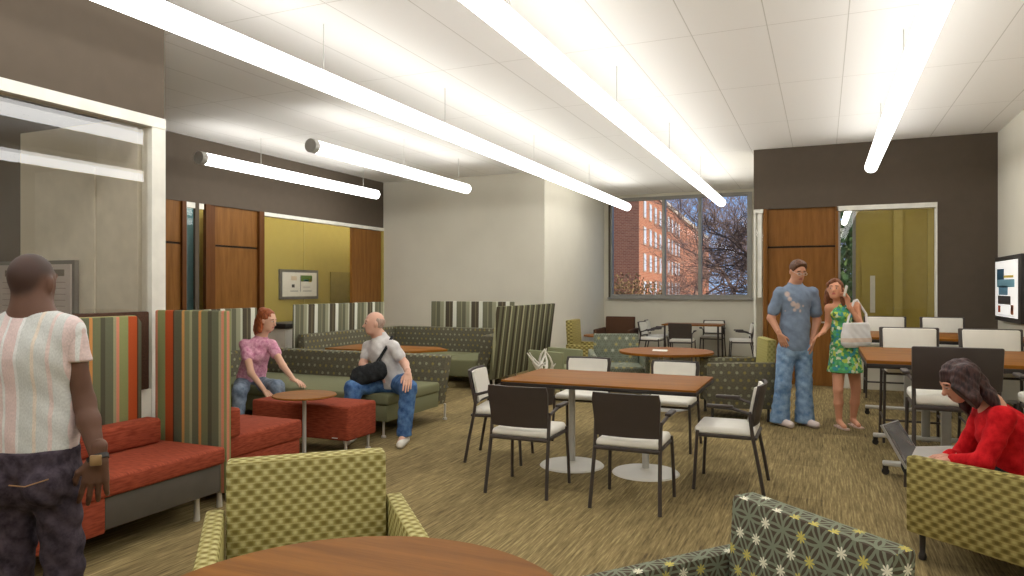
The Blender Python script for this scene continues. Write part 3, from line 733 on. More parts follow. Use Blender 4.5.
panel('white and olive striped tall screen behind the woman in pink', 'striped_screen', 'stripe_olive', (-6.72, 6.10), (-6.72, 7.15), .12, 1.245, -.0)
panel('white and olive striped tall screen left of the seated man, below the framed notice', 'striped_screen', 'stripe_olive', (-7.02, 8.2), (-7.02, 10.5), .12, 1.26, -.02)
panel('white and olive striped tall screen standing against the beige bay wall', 'striped_screen', 'stripe_olive', (-6.30, 10.86), (-4.72, 10.86), .12, 1.27, .03)
panel('dark olive striped screen leaning outwards on the aisle side of the far booth', 'striped_screen', 'stripe_dark', (-4.28, 9.1), (-4.28, 11.35), .2, 1.24, -.13, .06)
t = thing('booth_sofa', 'far U shaped booth sofa with dotted backs and sage seats around a wooden table', 'sofa', (-6.96, 8.2, 0))
MB().hexa([(0, 0, .18), (.14, 0, .18), (.14, 2.5, .18), (0, 2.5, .18)], [(-.0, 0, .83), (.12, 0, .83), (.12, 2.5, .83), (-.0, 2.5, .83)], .02).build('backrest', 'dots', t)
MB().box(.14, 2.3, 2.34, 2.5, .18, .84, .025).build('backrest', 'dots', t)
MB().hexa([(2.28, 1.18, .2), (2.42, 1.18, .2), (2.42, 2.5, .2), (2.28, 2.5, .2)], [(2.36, 1.18, .80), (2.62, 1.18, .80), (2.62, 2.5, .84), (2.36, 2.5, .84)], .02).build('backrest', 'dots', t)
MB().box(.14, .74, 0.02, 2.34, .18, .44, .03, 3).build('seat', 'green', t)
MB().box(.74, 1.66, 1.72, 2.34, .18, .44, .03, 3).build('seat', 'green', t)
MB().box(1.66, 2.29, 1.2, 2.34, .18, .44, .03, 3).build('seat', 'green', t)
for x, y in ((.2, .08), (.7, .08), (1.76, 1.26), (2.22, 1.26), (2.4, 2.4), (.08, 2.4)): leggy(MB(), x, y, .2).build('leg', 'chrome', t)
# white wiry dried branches behind the oblong table
mb = MB(); rn = random.Random(8)
for k in range(7):
    p = Vector((0, 0, .02)); d = Vector((rn.uniform(-.5, .5), rn.uniform(-.3, .3), 1)).normalized(); pts = [p]
    for q in range(6):
        d = (d+Vector((rn.uniform(-.6, .6), rn.uniform(-.6, .6), rn.uniform(-.1, .5)))).normalized(); p = p+d*.085; pts.append(p)
    mb.tube(pts, [.016]*3+[.02, .014, .012, .006], 6)
    mb.tube([pts[3], pts[3]+Vector((rn.uniform(-.12, .12), rn.uniform(-.1, .1), .06))], [.014, .006], 5)
t = thing('dried_branches', 'white curly branches in a pot at the foot of the leaning striped screen', 'plant', (-3.28, 8.62, 0))
b_ = mb.build('branches', 'pad', t); b_.location = (0, 0, .24)
MB().lathe([(0, 0), (.09, 0), (.12, .25), (.10, .25), (.09, .2), (0, .2)], n=24).build('pot', 'shell', t)
# ------------------------------------------------------------------ people: smooth implicit bodies
BIG = 9.0
class Body:
    def __init__(s): s.p = []
    def cap(s, a, b, ra, rb, k=.03, flat=None, ff=1.0):
        s.p.append(('c', np.array(a, float), np.array(b, float), ra, rb, k, None if flat is None else np.array(Vector(flat).normalized(), float), ff)); return s
    def ell(s, c, r, k=.02, R_=None):
        s.p.append(('e', np.array(c, float), np.array(r, float), max(r), 0, k, R_, 1.0)); return s
    def chain(s, pts, rs, k=.03, **kw):
        for i in range(len(pts)-1): s.cap(pts[i], pts[i+1], rs[i], rs[i+1], k, **kw)
        return s
    def mesh(s, h, cuts=(), wr=0, pad=.03, wf=38., grow=0.0):
        lo = np.min([np.minimum(q[1], q[2] if q[0] == 'c' else q[1])-max(q[3], q[4])*1.0 for q in s.p], 0)-pad-grow
        hi = np.max([np.maximum(q[1], q[2] if q[0] == 'c' else q[1])+max(q[3], q[4])*1.0 for q in s.p], 0)+pad+grow
        n = np.ceil((hi-lo)/h).astype(int)+1
        ax = [lo[i]+np.arange(n[i])*h for i in range(3)]
        D = np.full(n, .2, np.float32)
        for (ty, a, b, ra, rb, k, fl, ff) in s.p:
            r = max(ra, rb) if ty == 'c' else ra
            l = np.minimum(a, b)-r if ty == 'c' else a-ra
            u = np.maximum(a, b)+r if ty == 'c' else a+ra
            m_ = k+grow+2.5*h+.012
            i0 = np.clip(np.floor((l-m_-lo)/h).astype(int), 0, n-1); i1 = np.clip(np.ceil((u+m_-lo)/h).astype(int)+1, 1, n)
            X, Y, Z = np.meshgrid(*[ax[i][i0[i]:i1[i]] for i in range(3)], indexing='ij')
            if ty == 'c':
                d = b-a; L2 = max(float(d @ d), 1e-9)
                px, py, pz = X-a[0], Y-a[1], Z-a[2]
                t = np.clip((px*d[0]+py*d[1]+pz*d[2])/L2, 0, 1)
                qx, qy, qz = px-t*d[0], py-t*d[1], pz-t*d[2]
                if fl is not None:
                    dn = (qx*fl[0]+qy*fl[1]+qz*fl[2])*(ff-1)
                    qx, qy, qz = qx+dn*fl[0], qy+dn*fl[1], qz+dn*fl[2]
                rr = ra+(rb-ra)*t
                e = np.sqrt(qx*qx+qy*qy+qz*qz)-rr
            else:
                px, py, pz = X-a[0], Y-a[1], Z-a[2]
                if fl is not None:
                    pr = np.stack([px, py, pz], -1) @ fl; px, py, pz = pr[..., 0], pr[..., 1], pr[..., 2]
                q = np.sqrt((px/b[0])**2+(py/b[1])**2+(pz/b[2])**2)
                g = np.sqrt((px/b[0]**2)**2+(py/b[1]**2)**2+(pz/b[2]**2)**2)
                e = q*(q-1)/np.maximum(g, 1e-6)
            sl = tuple(slice(i0[i], i1[i]) for i in range(3))
            A = D[sl]; hh = np.maximum(k-np.abs(A-e), 0)/max(k, 1e-6)
            D[sl] = np.minimum(A, e)-hh*hh*k*.25
        X, Y, Z = np.meshgrid(*ax, indexing='ij')
        if wr:
            D += wr*(np.sin(X*wf+2.2*np.sin(Z*17))*np.sin(Z*wf*.9+1.7*np.sin(Y*21+X*9))+.6*np.sin((X+Z)*wf*1.7+Y*25)).astype(np.float32)
        D -= grow
        for (p, nn) in cuts:      # keep the side the normal points away from
            nn = np.array(Vector(nn).normalized()); D = np.maximum(D, (X-p[0])*nn[0]+(Y-p[1])*nn[1]+(Z-p[2])*nn[2])
        return surface(D, lo, h)
def surface(D, lo, h):
    I = D < 0
    n = np.array(D.shape)-1
    c = {}
    cnt = np.zeros(n, np.int8); off = [(i, j, k) for i in (0, 1) for j in (0, 1) for k in (0, 1)]
    sh = lambda A, o: A[o[0]:o[0]+n[0], o[1]:o[1]+n[1], o[2]:o[2]+n[2]]
    for o in off: cnt += sh(I, o)
    mask = (cnt > 0) & (cnt < 8)
    idx = -np.ones(n, np.int64); idx[mask] = np.arange(mask.sum())
    ci = np.argwhere(mask)
    acc = np.zeros((len(ci), 3)); num = np.zeros(len(ci))
    for o in off:
        for a in range(3):
            if o[a]: continue
            o2 = list(o); o2[a] = 1
            d0 = D[tuple((ci+o).T)]; d1 = D[tuple((ci+o2).T)]
            x = (d0 < 0) != (d1 < 0)
            t = np.where(x, d0/np.where(x, d0-d1, 1), 0)
            p = np.tile(np.array(o, float), (len(ci), 1)); p[:, a] = t
            acc[x] += p[x]; num[x] += 1
    V_ = lo+(ci+acc/num[:, None])*h
    F = []
    for a in range(3):
        b, c_ = (a+1) % 3, (a+2) % 3
        sl0 = [slice(None)]*3; sl0[a] = slice(0, -1); sl1 = [slice(None)]*3; sl1[a] = slice(1, None)
        x = I[tuple(sl0)] != I[tuple(sl1)]
        e = np.argwhere(x)
        ok = (e[:, b] > 0) & (e[:, c_] > 0) & (e[:, b] < n[b]) & (e[:, c_] < n[c_]); e = e[ok]
        q = []
        for (db, dc) in ((1, 1), (0, 1), (0, 0), (1, 0)):
            g = e.copy(); g[:, b] -= db; g[:, c_] -= dc; q.append(idx[tuple(g.T)])
        q = np.stack(q, 1); fl = I[tuple(e.T)]
        q[~fl] = q[~fl][:, ::-1]
        F.append(q)
    return V_, np.concatenate(F)
def sdf_obj(name, parts, mat, parent, label=None, paint=None, base=None, smooth=1):
    Vs, Fs, o_ = [], [], 0
    for (v, f) in parts: Vs.append(v); Fs.append(f+o_); o_ += len(v)
    v = np.concatenate(Vs); f = np.concatenate(Fs)
    me = bpy.data.meshes.new(name)
    me.vertices.add(len(v)); me.vertices.foreach_set('co', v.astype(np.float32).ravel())
    me.loops.add(f.size); me.loops.foreach_set('vertex_index', f.ravel().astype(np.int32))
    me.polygons.add(len(f)); me.polygons.foreach_set('loop_start', np.arange(0, f.size, 4, dtype=np.int32))
    me.update(calc_edges=True); me.validate()
    me.polygons.foreach_set('use_smooth', [True]*len(me.polygons))
    uv = me.uv_layers.new(name='UVMap'); li = f.ravel()
    if len(me.loops) == len(li): uv.data.foreach_set('uv', v[li][:, (0, 2)].astype(np.float32).ravel())
    if paint is not None:
        col = np.tile(np.array(base[:3]+(1,), np.float32), (len(v), 1))
        for (p, r, cc) in paint:
            r = np.array(r, float); d = np.sqrt((((v-np.array(p))/r)**2).sum(1)); w_ = np.clip(1.6-d*1.0, 0, 1)[:, None] if True else 0
            w_ = np.clip((1.15-d)/.3, 0, 1)[:, None]
            col = col*(1-w_)+np.array(tuple(cc[:3])+(1,))*w_
        at = me.color_attributes.new('tone', 'FLOAT_COLOR', 'POINT'); at.data.foreach_set('color', col.astype(np.float32).ravel())
    me.materials.append(M[mat] if isinstance(mat, str) else mat)
    o = bpy.data.objects.new(name, me); COL.objects.link(o); o.parent = parent
    if smooth:
        md = o.modifiers.new('soften', 'SMOOTH'); md.iterations = smooth; md.factor = .5
    if label: o['label'] = label
    return o
def skin(name):
    m = MT(name, .55, .35); a = m.n('ShaderNodeVertexColor'); a.layer_name = 'tone'
    m.nt.links.new(a.outputs[0], m.b.inputs['Base Color']); m.b.inputs['Subsurface Weight'].default_value = .0
    return m.mat
M['skin'] = skin('skin')
def nrm(v): v = np.array(v, float); return v/np.linalg.norm(v)
def hand(W, d, pn, th, s=1., curl=.35, spread=.0, thumb=.5):
    """palm from wrist W along d; pn = palm normal (fingers curl towards it); th = thumb side"""
    W = np.array(W, float); d, pn = nrm(d), nrm(pn); th = nrm(np.array(th)-np.dot(th, d)*d)
    B = Body(); K0 = W+d*.082*s
    B.cap(W-d*.04*s, W+d*.015*s, .025*s, .026*s, .015, flat=pn, ff=1.35)
    for i in range(4):
        o = (1.5-i)*.0205*s; B.cap(W+d*.012*s+th*o*.55, K0+th*o-d*(.004*abs(i-1))*s, .0155*s, .0115*s, .012, flat=pn, ff=1.05)
    L = ((.040, .025, .020), (.045, .028, .021), (.041, .027, .020), (.032, .021, .018))
    for i in range(4):
        o = (1.5-i)*.0205*s; p = K0+th*o-d*(.004*abs(i-1))*s; a = .0
        c0 = curl*(1+.12*i)
        for j in range(3):
            a += c0*(.8, 1.1, .7)[j]
            q = p+(d*math.cos(a)+pn*math.sin(a)+th*(1.5-i)*(.03+spread))*L[i][j]*s
            B.cap(p, q, (.0098-.0009*j)*s, (.0092-.0009*j)*s, .003); p = q
    p = W+d*.02*s+th*.022*s; q = p+nrm(d*.75+th*.75+pn*.25*thumb)*.042*s; B.cap(p, q, .014*s, .0105*s, .012)
    r = q+nrm(d*.95+th*.25+pn*thumb)*.030*s; B.cap(q, r, .0105*s, .0095*s, .004); B.cap(r, r+nrm(d+pn*thumb*1.2)*.022*s, .0095*s, .008*s, .004)
    return B
def head_frame(face, up):
    f = nrm(face); u = np.array(up, float); u = nrm(u-np.dot(u, f)*f); r = np.cross(f, u); return f, u, r   # r = person's right... sign only matters for pairs
def head_prims(B, c, f, u, r, s, nose=1.):
    """c = centre of the skull; columns of rot are r, f, u"""
    Rm = np.stack([r, f, u], 1); P = lambda x, y, z: c+(r*x+f*y+u*z)*s
    B.ell(P(0, -.012, .018), np.array((.074, .094, .092))*s, .02, Rm)
    B.ell(P(0, .018, -.035), np.array((.060, .070, .080))*s, .03, Rm)
    B.cap(P(-.022, .055, -.088), P(.022, .055, -.088), .020*s, .020*s, .03)
    B.cap(P(0, .083, .005), P(0, .104, -.028), .009*s, .014*s*nose, .012)
    B.cap(P(-.016, .078, -.062), P(.016, .078, -.062), .009*s, .009*s, .010)
    for e in (-1, 1):
        B.ell(P(e*.077, -.008, -.012), np.array((.012, .020, .032))*s, .006, Rm)
        B.cap(P(e*.018, .080, .026), P(e*.045, .072, .026), .009*s, .008*s, .014)
        B.ell(P(e*.030, .073, .004), np.array((.014, .012, .010))*s, .006, Rm)
    return P
def face_paint(P, s, skin_c, lip, brow):
    o = []
    for e in (-1, 1):
        o.append((P(e*.031, .086, .004), (.014*s, .018*s, .0055*s), S(222, 212, 204)))
        o.append((P(e*.031, .090, .004), (.0075*s, .022*s, .0065*s), S(60, 46, 40)))
        o.append((P(e*.032, .084, .028), (.022*s, .020*s, .007*s), brow))
    o.append((P(0, .088, -.060), (.024*s, .018*s, .009*s), lip))
    return o
def mkf(px0, d0):
    """local frame of a person: x to the picture's right, y away from us, z up; built at depth d0"""
    x0 = (px0-512)/FPX*d0
    def J(px, py, dy=0.0):
        d = d0+dy; return np.array(((px-512)/FPX*d-x0, dy, EYE-(py-288)/FPX*d))
    loc = (FW[0]*d0+RT[0]*x0, FW[1]*d0+RT[1]*x0, 0)
    return J, loc
def cloth(name, c, c2, scale=14, rough=.9):
    m = MT(name, rough, .15); x, y, z = m.uv('Object'); n = m.noise(m.vec(x, y, z), scale, 4, .65)
    return m.col(m.ramp(n, [(.34, c), (.64, c2)]))
def hair_mat(name, c, c2):
    m = MT(name, .55, .3); x, y, z = m.uv('Object'); n = m.noise(m.vec(x*90, y*90, z*12), 1, 3)
    m.bump(n, .4, .004); return m.col(m.ramp(n, [(.35, c), (.65, c2)]))
def shoe(A, toe, s=1., r=.043, sole=True):
    A, toe = np.array(A, float), np.array(toe, float)
    B = Body(); d = nrm(toe-A); heel = A-nrm((d[0], d[1], 0))*.05*s
    B.cap(heel*[1, 1, 0]+[0, 0, .045], toe*[1, 1, 0]+[0, 0, .036], r*s, r*.82*s, .02)
    B.cap(A*[1, 1, 0]+[0, 0, .06], A*[1, 1, 0]+[0, 0, .10], .040*s, .038*s, .02)
    return B, [((0, 0, .003), (0, 0, -1))]

# ---- person 1: the standing man seen from behind
J, loc = mkf(33, 2.45)
SK = S(104, 74, 60)
t = thing('person', 'person in pale striped t-shirt and dark trousers, seen from behind at the left', 'person', loc, YAW)
hc = J(33, 281, .02); f, u, r = head_frame((.04, 1, -.06), (0, 0, 1))
B = Body(); P = head_prims(B, hc, f, u, r, .86)
ne = J(32, 316); ch = J(33, 356, .0); pel = J(37, 478, .02); wa = J(36, 425, .01)
SR_, SL_ = J(68, 331), J(-3, 331); ER, EL = J(84, 402, .03), J(-20, 402, .03); WR, WL = J(98, 458, -.02), J(-27, 460, .0)
HR, HL = J(58, 486), J(15, 486); KR, KL = J(66, 600, .02), J(14, 600, .02); AR, AL = J(66, 692, -.03), J(8, 692, -.03)
fy = (0, 1, 0)
B.cap(J(31, 300, .0), ne, .052, .058, .03); B.cap(ne, ch, .07, .13, .04, flat=fy, ff=1.25)
B.cap(J(12, 352), J(54, 352), .075, .075, .05, flat=fy, ff=1.1); B.cap(ch, wa, .118, .105, .04, flat=fy, ff=1.35); B.cap(wa, pel, .100, .095, .03, flat=fy, ff=1.25)
B.cap(J(26, 322), SL_, .035, .046, .04); B.cap(J(40, 322), SR_, .035, .046, .04)
for (s_, e_, w_) in ((SR_, ER, WR), (SL_, EL, WL)):
    B.cap(s_, e_, .040, .035, .015); B.cap(e_, e_*.65+w_*.35, .035, .035, .02); B.cap(e_*.65+w_*.35, w_, .035, .024, .02)
for (h_, k_, a_) in ((HR, KR, AR), (HL, KL, AL)):
    B.cap(h_+[0, 0, -.03], k_, .045, .042, .01); B.cap(k_, k_*.6+a_*.4, .054, .056, .03); B.cap(k_*.6+a_*.4, a_, .054, .036, .03); B.cap(a_, a_*[1, 1, 0]+[.0, .15, .03], .034, .028, .02)
body = [B.mesh(.0075), hand(WR, (-.12, .0, -1), (-.45, .85, -.1), (-.88, -.42, 0), 1.02, .30, .06).mesh(.0034), hand(WL, (.0, .1, -1), (.9, .3, .1), (.25, .9, 0), 1.0, .42).mesh(.0034)]
sdf_obj('body', body, 'skin', t, paint=[(hc+u*.10-f*.03, (.12, .13, .10), S(66, 50, 44)), (hc-f*.09+u*.02, (.09, .06, .08), S(72, 52, 46))], base=SK)
T = Body(); T.cap(ne+[0, 0, .0], ch, .070, .13, .04, flat=fy, ff=1.2); T.cap(J(14, 350), J(52, 350), .085, .085, .05, flat=fy, ff=1.1); T.cap(ch, wa, .136, .129, .04, flat=fy, ff=1.25); T.cap(wa, J(37, 470), .129, .132, .04, flat=fy, ff=1.2)
T.cap(J(26, 323), SL_, .045, .056, .04); T.cap(J(40, 323), SR_, .045, .056, .04);
STR = [(4, (232, 210, 208)), (1, (238, 238, 238)), (4, (216, 219, 217)), (1, (234, 222, 208)), (3, (218, 220, 218)), (1, (230, 212, 208)), (3, (220, 222, 220)), (3, (234, 214, 212)), (1, (238, 238, 238))]
M['shirt1'] = stripes('pale_striped_jersey', STR, .20)
hem = J(36, 450)[2]
def clip_sleeve(Bd, cuts_, sl_cut, h, wr): return None
vt, ft = T.mesh(.0085, cuts=[((0, 0, hem), (0, 0, -1)), ((0, 0, ne[2]+.018), (0, 0, 1)),], wr=.0022)
# sleeves end above the elbow: drop faces of the sleeve below the cuff planes
def trim(v, f, test):
    keep = ~test(v); kf = keep[f].all(1); return v, f[kf]
cuffz = J(80, 362)[2]
ax_ = J(66, 0)[0]; bx_ = J(0, 0)[0]
slv = []
for s_, e_ in ((SR_, ER), (SL_, EL)):
    T2 = Body(); T2.cap(s_, e_, .053, .055, .01); slv.append(T2.mesh(.0075, cuts=[((0, 0, cuffz), (0, 0, -1))], wr=.0015))
sdf_obj('t_shirt', [(vt, ft)]+slv, 'shirt1', t)
Q = Body(); Q.cap(J(37, 440), pel, .122, .122, .04, flat=fy, ff=1.1); Q.cap(J(37, 465)+[-.03, 0, 0], J(37, 465)+[.03, 0, 0], .10, .10, .04)
Q.ell(HR+[-.0, -.045, .02], (.072, .09, .08), .02); Q.ell(HL+[.0, -.045, .02], (.072, .09, .08), .02)
for (h_, k_, a_) in ((HR, KR, AR), (HL, KL, AL)): Q.cap(h_, k_, .074, .056, .006); Q.cap(k_, a_*[1, 1, 1], .056, .056, .03)
M['trouser1'] = cloth('dark_brown_denim', S(48, 42, 50), S(84, 74, 84), 26)
sdf_obj('trousers', [Q.mesh(.009, cuts=[((0, 0, J(36, 446)[2]), (0, 0, 1)), ((0, 0, .05), (0, 0, -1))], wr=.0045, wf=46)], 'trouser1', t)
pz = J(60, 0)[0]
mb = MB().tube([(J(38, 474)[0], -.142, J(38, 474)[2]), (J(56, 476)[0], -.158, J(56, 474)[2]), (J(71, 470)[0], -.118, J(71, 470)[2])], .0022, 6); mb.build('pocket_stitching', plain('tan_thread', S(150, 116, 78)), t)
wv = nrm(WR-ER)
Mx = Matrix.Translation(Vector(WR-wv*.0)) @ Vector(wv).to_track_quat('Z', 'Y').to_matrix().to_4x4()
wt = MB().lathe([(.0305, -.008), (.034, -.008), (.034, .008), (.0305, .008)], n=24, Mx=Mx).build('wristwatch', 'black', t)
wf_ = MB().box(-.018, .018, .03, .042, -.018, .018, .004, Mx=Matrix.Translation(Vector(WR)) @ Matrix.Rotation(R(200), 4, 'Z')).build('watch_face', plain('brass', S(180, 150, 110), .3, .5, .6), wt)
for a_ in (AR, AL):
    Bs, ct = shoe(a_, a_+[0, .17, 0]); sdf_obj('shoe', [Bs.mesh(.009, cuts=ct)], 'black', t)

# ---- person 2: the seated woman in pink
J, loc = mkf(252, 7.9)
SK = S(222, 176, 150)
t = thing('person', 'seated person in a pink short sleeved shirt with red hair leaning over the red ottoman', 'person', loc, YAW)
hc = J(268, 320, -.05); f, u, r = head_frame((.92, -.30, -.25), (0, 0, 1))
B = Body(); P = head_prims(B, hc, f, u, r, 1.0)
ne = J(261, 337, -.02); ch = J(257, 353, 0); pel = J(250, 383, .06)
S1, S2 = J(245, 345, -.10), J(271, 345, -.02); E1, E2 = J(251, 373, -.22), J(283, 366, -.20); W1_, W2_ = J(265, 391, -.46), J(294, 380, -.38)
H1, H2 = J(243, 385, .02), J(258, 385, .04); K1, K2 = J(240, 391, -.44), J(277, 387, -.42); A1, A2 = J(238, 424, -.50), J(283, 424, -.46)
B.cap(hc-[0, 0, .07], ne, .045, .05, .03); B.cap(ne, ch, .06, .115, .04, flat=fy, ff=1.2); B.cap(ch, pel, .115, .13, .04, flat=fy, ff=1.15); B.cap(S1, S2, .05, .05, .05)
for (s_, e_, w_) in ((S1, E1, W1_), (S2, E2, W2_)): B.cap(s_, e_, .047, .037, .03); B.cap(e_, w_, .037, .024, .02)
for (h_, k_, a_) in ((H1, K1, A1), (H2, K2, A2)): B.cap(h_, k_, .085, .055, .04); B.cap(k_, a_, .052, .034, .03); B.cap(a_, a_+[.03, -.13, -.05], .032, .026, .02)
body = [B.mesh(.010), hand(W1_, nrm(W1_-E1)*1.+np.array((.3, -.1, -.1)), (0, -.1, -1), (.8, .5, 0), .95, .22).mesh(.0045), hand(W2_, (.8, -.5, -.2), (0, .1, -1), (-.3, .8, .1), .95, .3).mesh(.0045)]
sdf_obj('body', body, 'skin', t, paint=face_paint(P, 1., SK, S(186, 104, 100), S(120, 70, 44)), base=SK)
T = Body(); T.cap(ne, ch, .068, .135, .04, flat=fy, ff=1.15); T.cap(S1, S2, .062, .062, .05); T.cap(ch, pel, .132, .16, .04, flat=fy, ff=1.12); T.ell(ch+[.03, -.07, -.02], (.09, .07, .07), .05)
T.cap(S1, S1*.58+E1*.42, .060, .060, .02); T.cap(S2, S2*.58+E2*.42, .060, .060, .02)
M['shirt2'] = cloth('pink_checked_cotton', S(196, 120, 150), S(232, 180, 198), 30)
sdf_obj('shirt', [T.mesh(.010, cuts=[(S1*.52+E1*.48, (0, 0, -1)) if False else ((0, 0, pel[2]-.10), (0, 0, -1)), ((0, 0, ne[2]+.03), (0, 0, 1))], wr=.003)], 'shirt2', t)
Q = Body(); Q.cap(pel, pel+[0, 0, -.02], .15, .15, .04, flat=fy, ff=1.1)
for (h_, k_, a_) in ((H1, K1, A1), (H2, K2, A2)): Q.cap(h_, k_, .098, .074, .03); Q.cap(k_, a_, .074, .058, .03)
M['jeans2'] = cloth('grey_blue_denim', S(98, 112, 130), S(142, 154, 170), 18)
sdf_obj('jeans', [Q.mesh(.010, cuts=[((0, 0, pel[2]+.10), (0, 0, 1)), ((0, 0, .07), (0, 0, -1))], wr=.003)], 'jeans2', t)
Hh = Body(); Rm = np.stack([r, f, u], 1)
Hh.ell(hc-f*.030+u*.036, (.088, .098, .088), .02, Rm); Hh.ell(hc-f*.065-u*.01, (.080, .07, .10), .03, Rm); Hh.cap(hc-f*.09-u*.04, hc-f*.13-u*.13, .055, .03, .03); Hh.cap(hc-f*.05-u*.06+r*.05, hc-f*.07-u*.15+r*.06, .04, .02, .03); Hh.cap(hc-f*.05-u*.06-r*.05, hc-f*.07-u*.16-r*.05, .04, .02, .03); Hh.ell(hc-f*.09+u*.07, (.05, .05, .05), .02); Hh.cap(hc-f*.03-u*.03+r*.07, hc-f*.02-u*.12+r*.075, .03, .03, .03); Hh.cap(hc-f*.03-u*.03-r*.07, hc-f*.02-u*.13-r*.075, .03, .03, .03); Hh.cap(hc-f*.07-u*.05, hc-f*.09-u*.17, .07, .045, .03)
M['hair2'] = hair_mat('auburn_hair', S(120, 60, 34), S(178, 100, 60))
sdf_obj('hair', [Hh.mesh(.008, wr=.003, wf=70)], 'hair2', t)
for a_ in (A1, A2):
    Bs, ct = shoe(a_, a_+[.03, -.16, 0], .95); sdf_obj('shoe', [Bs.mesh(.010, cuts=ct)], 'shell', t)

# ---- person 3: the seated man with the shoulder bag
J, loc = mkf(392, 7.26)
SK = S(218, 172, 150)
t = thing('person', 'seated balding person in a pale grey polo shirt and blue jeans, hand on knee', 'person', loc, YAW)
hc = J(374, 323, -.04); f, u, r = head_frame((-.93, -.32, -.04), (0, 0, 1))
B = Body(); P = head_prims(B, hc, f, u, r, 1.02)
ne = J(379, 336, 0); ch = J(384, 352, .0); pel = J(393, 379, .04)
S1, S2 = J(369, 347, .08), J(393, 347, -.10); E1, E2 = J(363, 364, .0), J(405, 364, -.14); W1_, W2_ = J(374, 374, -.10), J(408, 373, -.42)
H1, H2 = J(386, 382, .06), J(400, 383, -.0); K1, K2 = J(353, 388, -.24), J(408, 388, -.42); A1, A2 = J(352, 428, -.30), J(404, 435, -.44)
B.cap(hc-[0, 0, .07], ne, .055, .058, .03); B.cap(ne, ch, .07, .13, .04, flat=fy, ff=1.2); B.cap(ch, pel, .13, .145, .04, flat=fy, ff=1.1); B.cap(S1, S2, .055, .055, .05)
for (s_, e_, w_) in ((S1, E1, W1_), (S2, E2, W2_)): B.cap(s_, e_, .05, .041, .03); B.cap(e_, w_, .041, .028, .02)
for (h_, k_, a_) in ((H1, K1, A1), (H2, K2, A2)): B.cap(h_, k_, .09, .06, .04); B.cap(k_, a_, .056, .036, .03); B.cap(a_, a_+[-.02, -.13, -.05], .034, .028, .02)
body = [B.mesh(.010), hand(W2_, (.05, -.55, -.55), (-.1, -.3, -1), (-.9, -.1, 0), 1.05, .3).mesh(.0045), hand(W1_, (.9, -.2, -.2), (0, -.2, -1), (.1, -.9, 0), .9, .5).mesh(.0045)]
sdf_obj('body', body, 'skin', t, paint=face_paint(P, 1.02, SK, S(178, 112, 100), S(150, 120, 100)), base=SK)
Rm = np.stack([r, f, u], 1)
Hh = Body(); Hh.ell(hc-f*.016+u*.016, (.080, .099, .094), .01, Rm)
M['hair3'] = hair_mat('grey_stubble', S(150, 124, 110), S(190, 168, 154))
sdf_obj('hair', [Hh.mesh(.008, cuts=[(hc-f*.005, f+u*.25), (hc+u*.060, u*1.0-f*.3), (hc-u*.055, -u)], wr=.001)], 'hair3', t, 'short grey stubble around the back of the head')
T = Body(); T.cap(ne+[0, 0, .01], ch, .075, .15, .04, flat=fy, ff=1.15); T.cap(S1, S2, .068, .068, .05); T.cap(ch, pel+[0, 0, -.02], .145, .16, .04, flat=fy, ff=1.08)
T.cap(S1, S1*.45+E1*.55, .058, .060, .02); T.cap(S2, S2*.45+E2*.55, .060, .062, .02)
M['shirt3'] = cloth('pale_grey_jersey', S(196, 192, 192), S(222, 220, 218), 12)
sdf_obj('polo_shirt', [T.mesh(.010, cuts=[((0, 0, pel[2]-.09), (0, 0, -1)), ((0, 0, ne[2]+.045), (0, 0, 1))], wr=.003)], 'shirt3', t)
Q = Body(); Q.cap(pel, pel+[0, 0, -.03], .15, .15, .04, flat=fy, ff=1.1)
for (h_, k_, a_) in ((H1, K1, A1), (H2, K2, A2)): Q.cap(h_, k_, .105, .082, .03); Q.cap(k_, a_, .082, .072, .03)
M['jeans3'] = cloth('blue_denim', S(52, 84, 134), S(96, 132, 178), 16)
sdf_obj('jeans', [Q.mesh(.010, cuts=[((0, 0, pel[2]+.07), (0, 0, 1)), ((0, 0, .085), (0, 0, -1))], wr=.004)], 'jeans3', t)
for a_ in (A1, A2):
    Bs, ct = shoe(a_, a_+[-.01, -.17, 0], 1.05); sdf_obj('shoe', [Bs.mesh(.010, cuts=ct)], 'pad', t)
bag = thing('shoulder_bag', 'black messenger bag on the lap of the seated man with its strap over his shoulder', 'bag', loc, YAW)
Bg = Body(); b0, b1 = J(358, 376, -.24), J(379, 370, -.20)
Bg.cap(b0+[0, 0, -.03], b1+[0, 0, -.02], .075, .085, .05, flat=fy, ff=1.5); Bg.cap(b0+[0, 0, .03], b1+[0, 0, .04], .06, .05, .05, flat=fy, ff=1.5)
M['bag3'] = cloth('black_canvas', S(30, 32, 34), S(52, 54, 56), 20)
sdf_obj('bag_body', [Bg.mesh(.010, wr=.004)], 'bag3', bag)
def strap_pts(pts, th, w): 
    mb = MB()
    for a, b in zip(pts, pts[1:]): mb.tube([a, b], th, 6)
    return mb
strap_pts([J(372, 369, -.22), J(380, 358, -.17), J(386, 348, -.15), J(391, 339, -.06), J(392, 337, .0)], .016, 0).build('strap', 'bag3', bag)

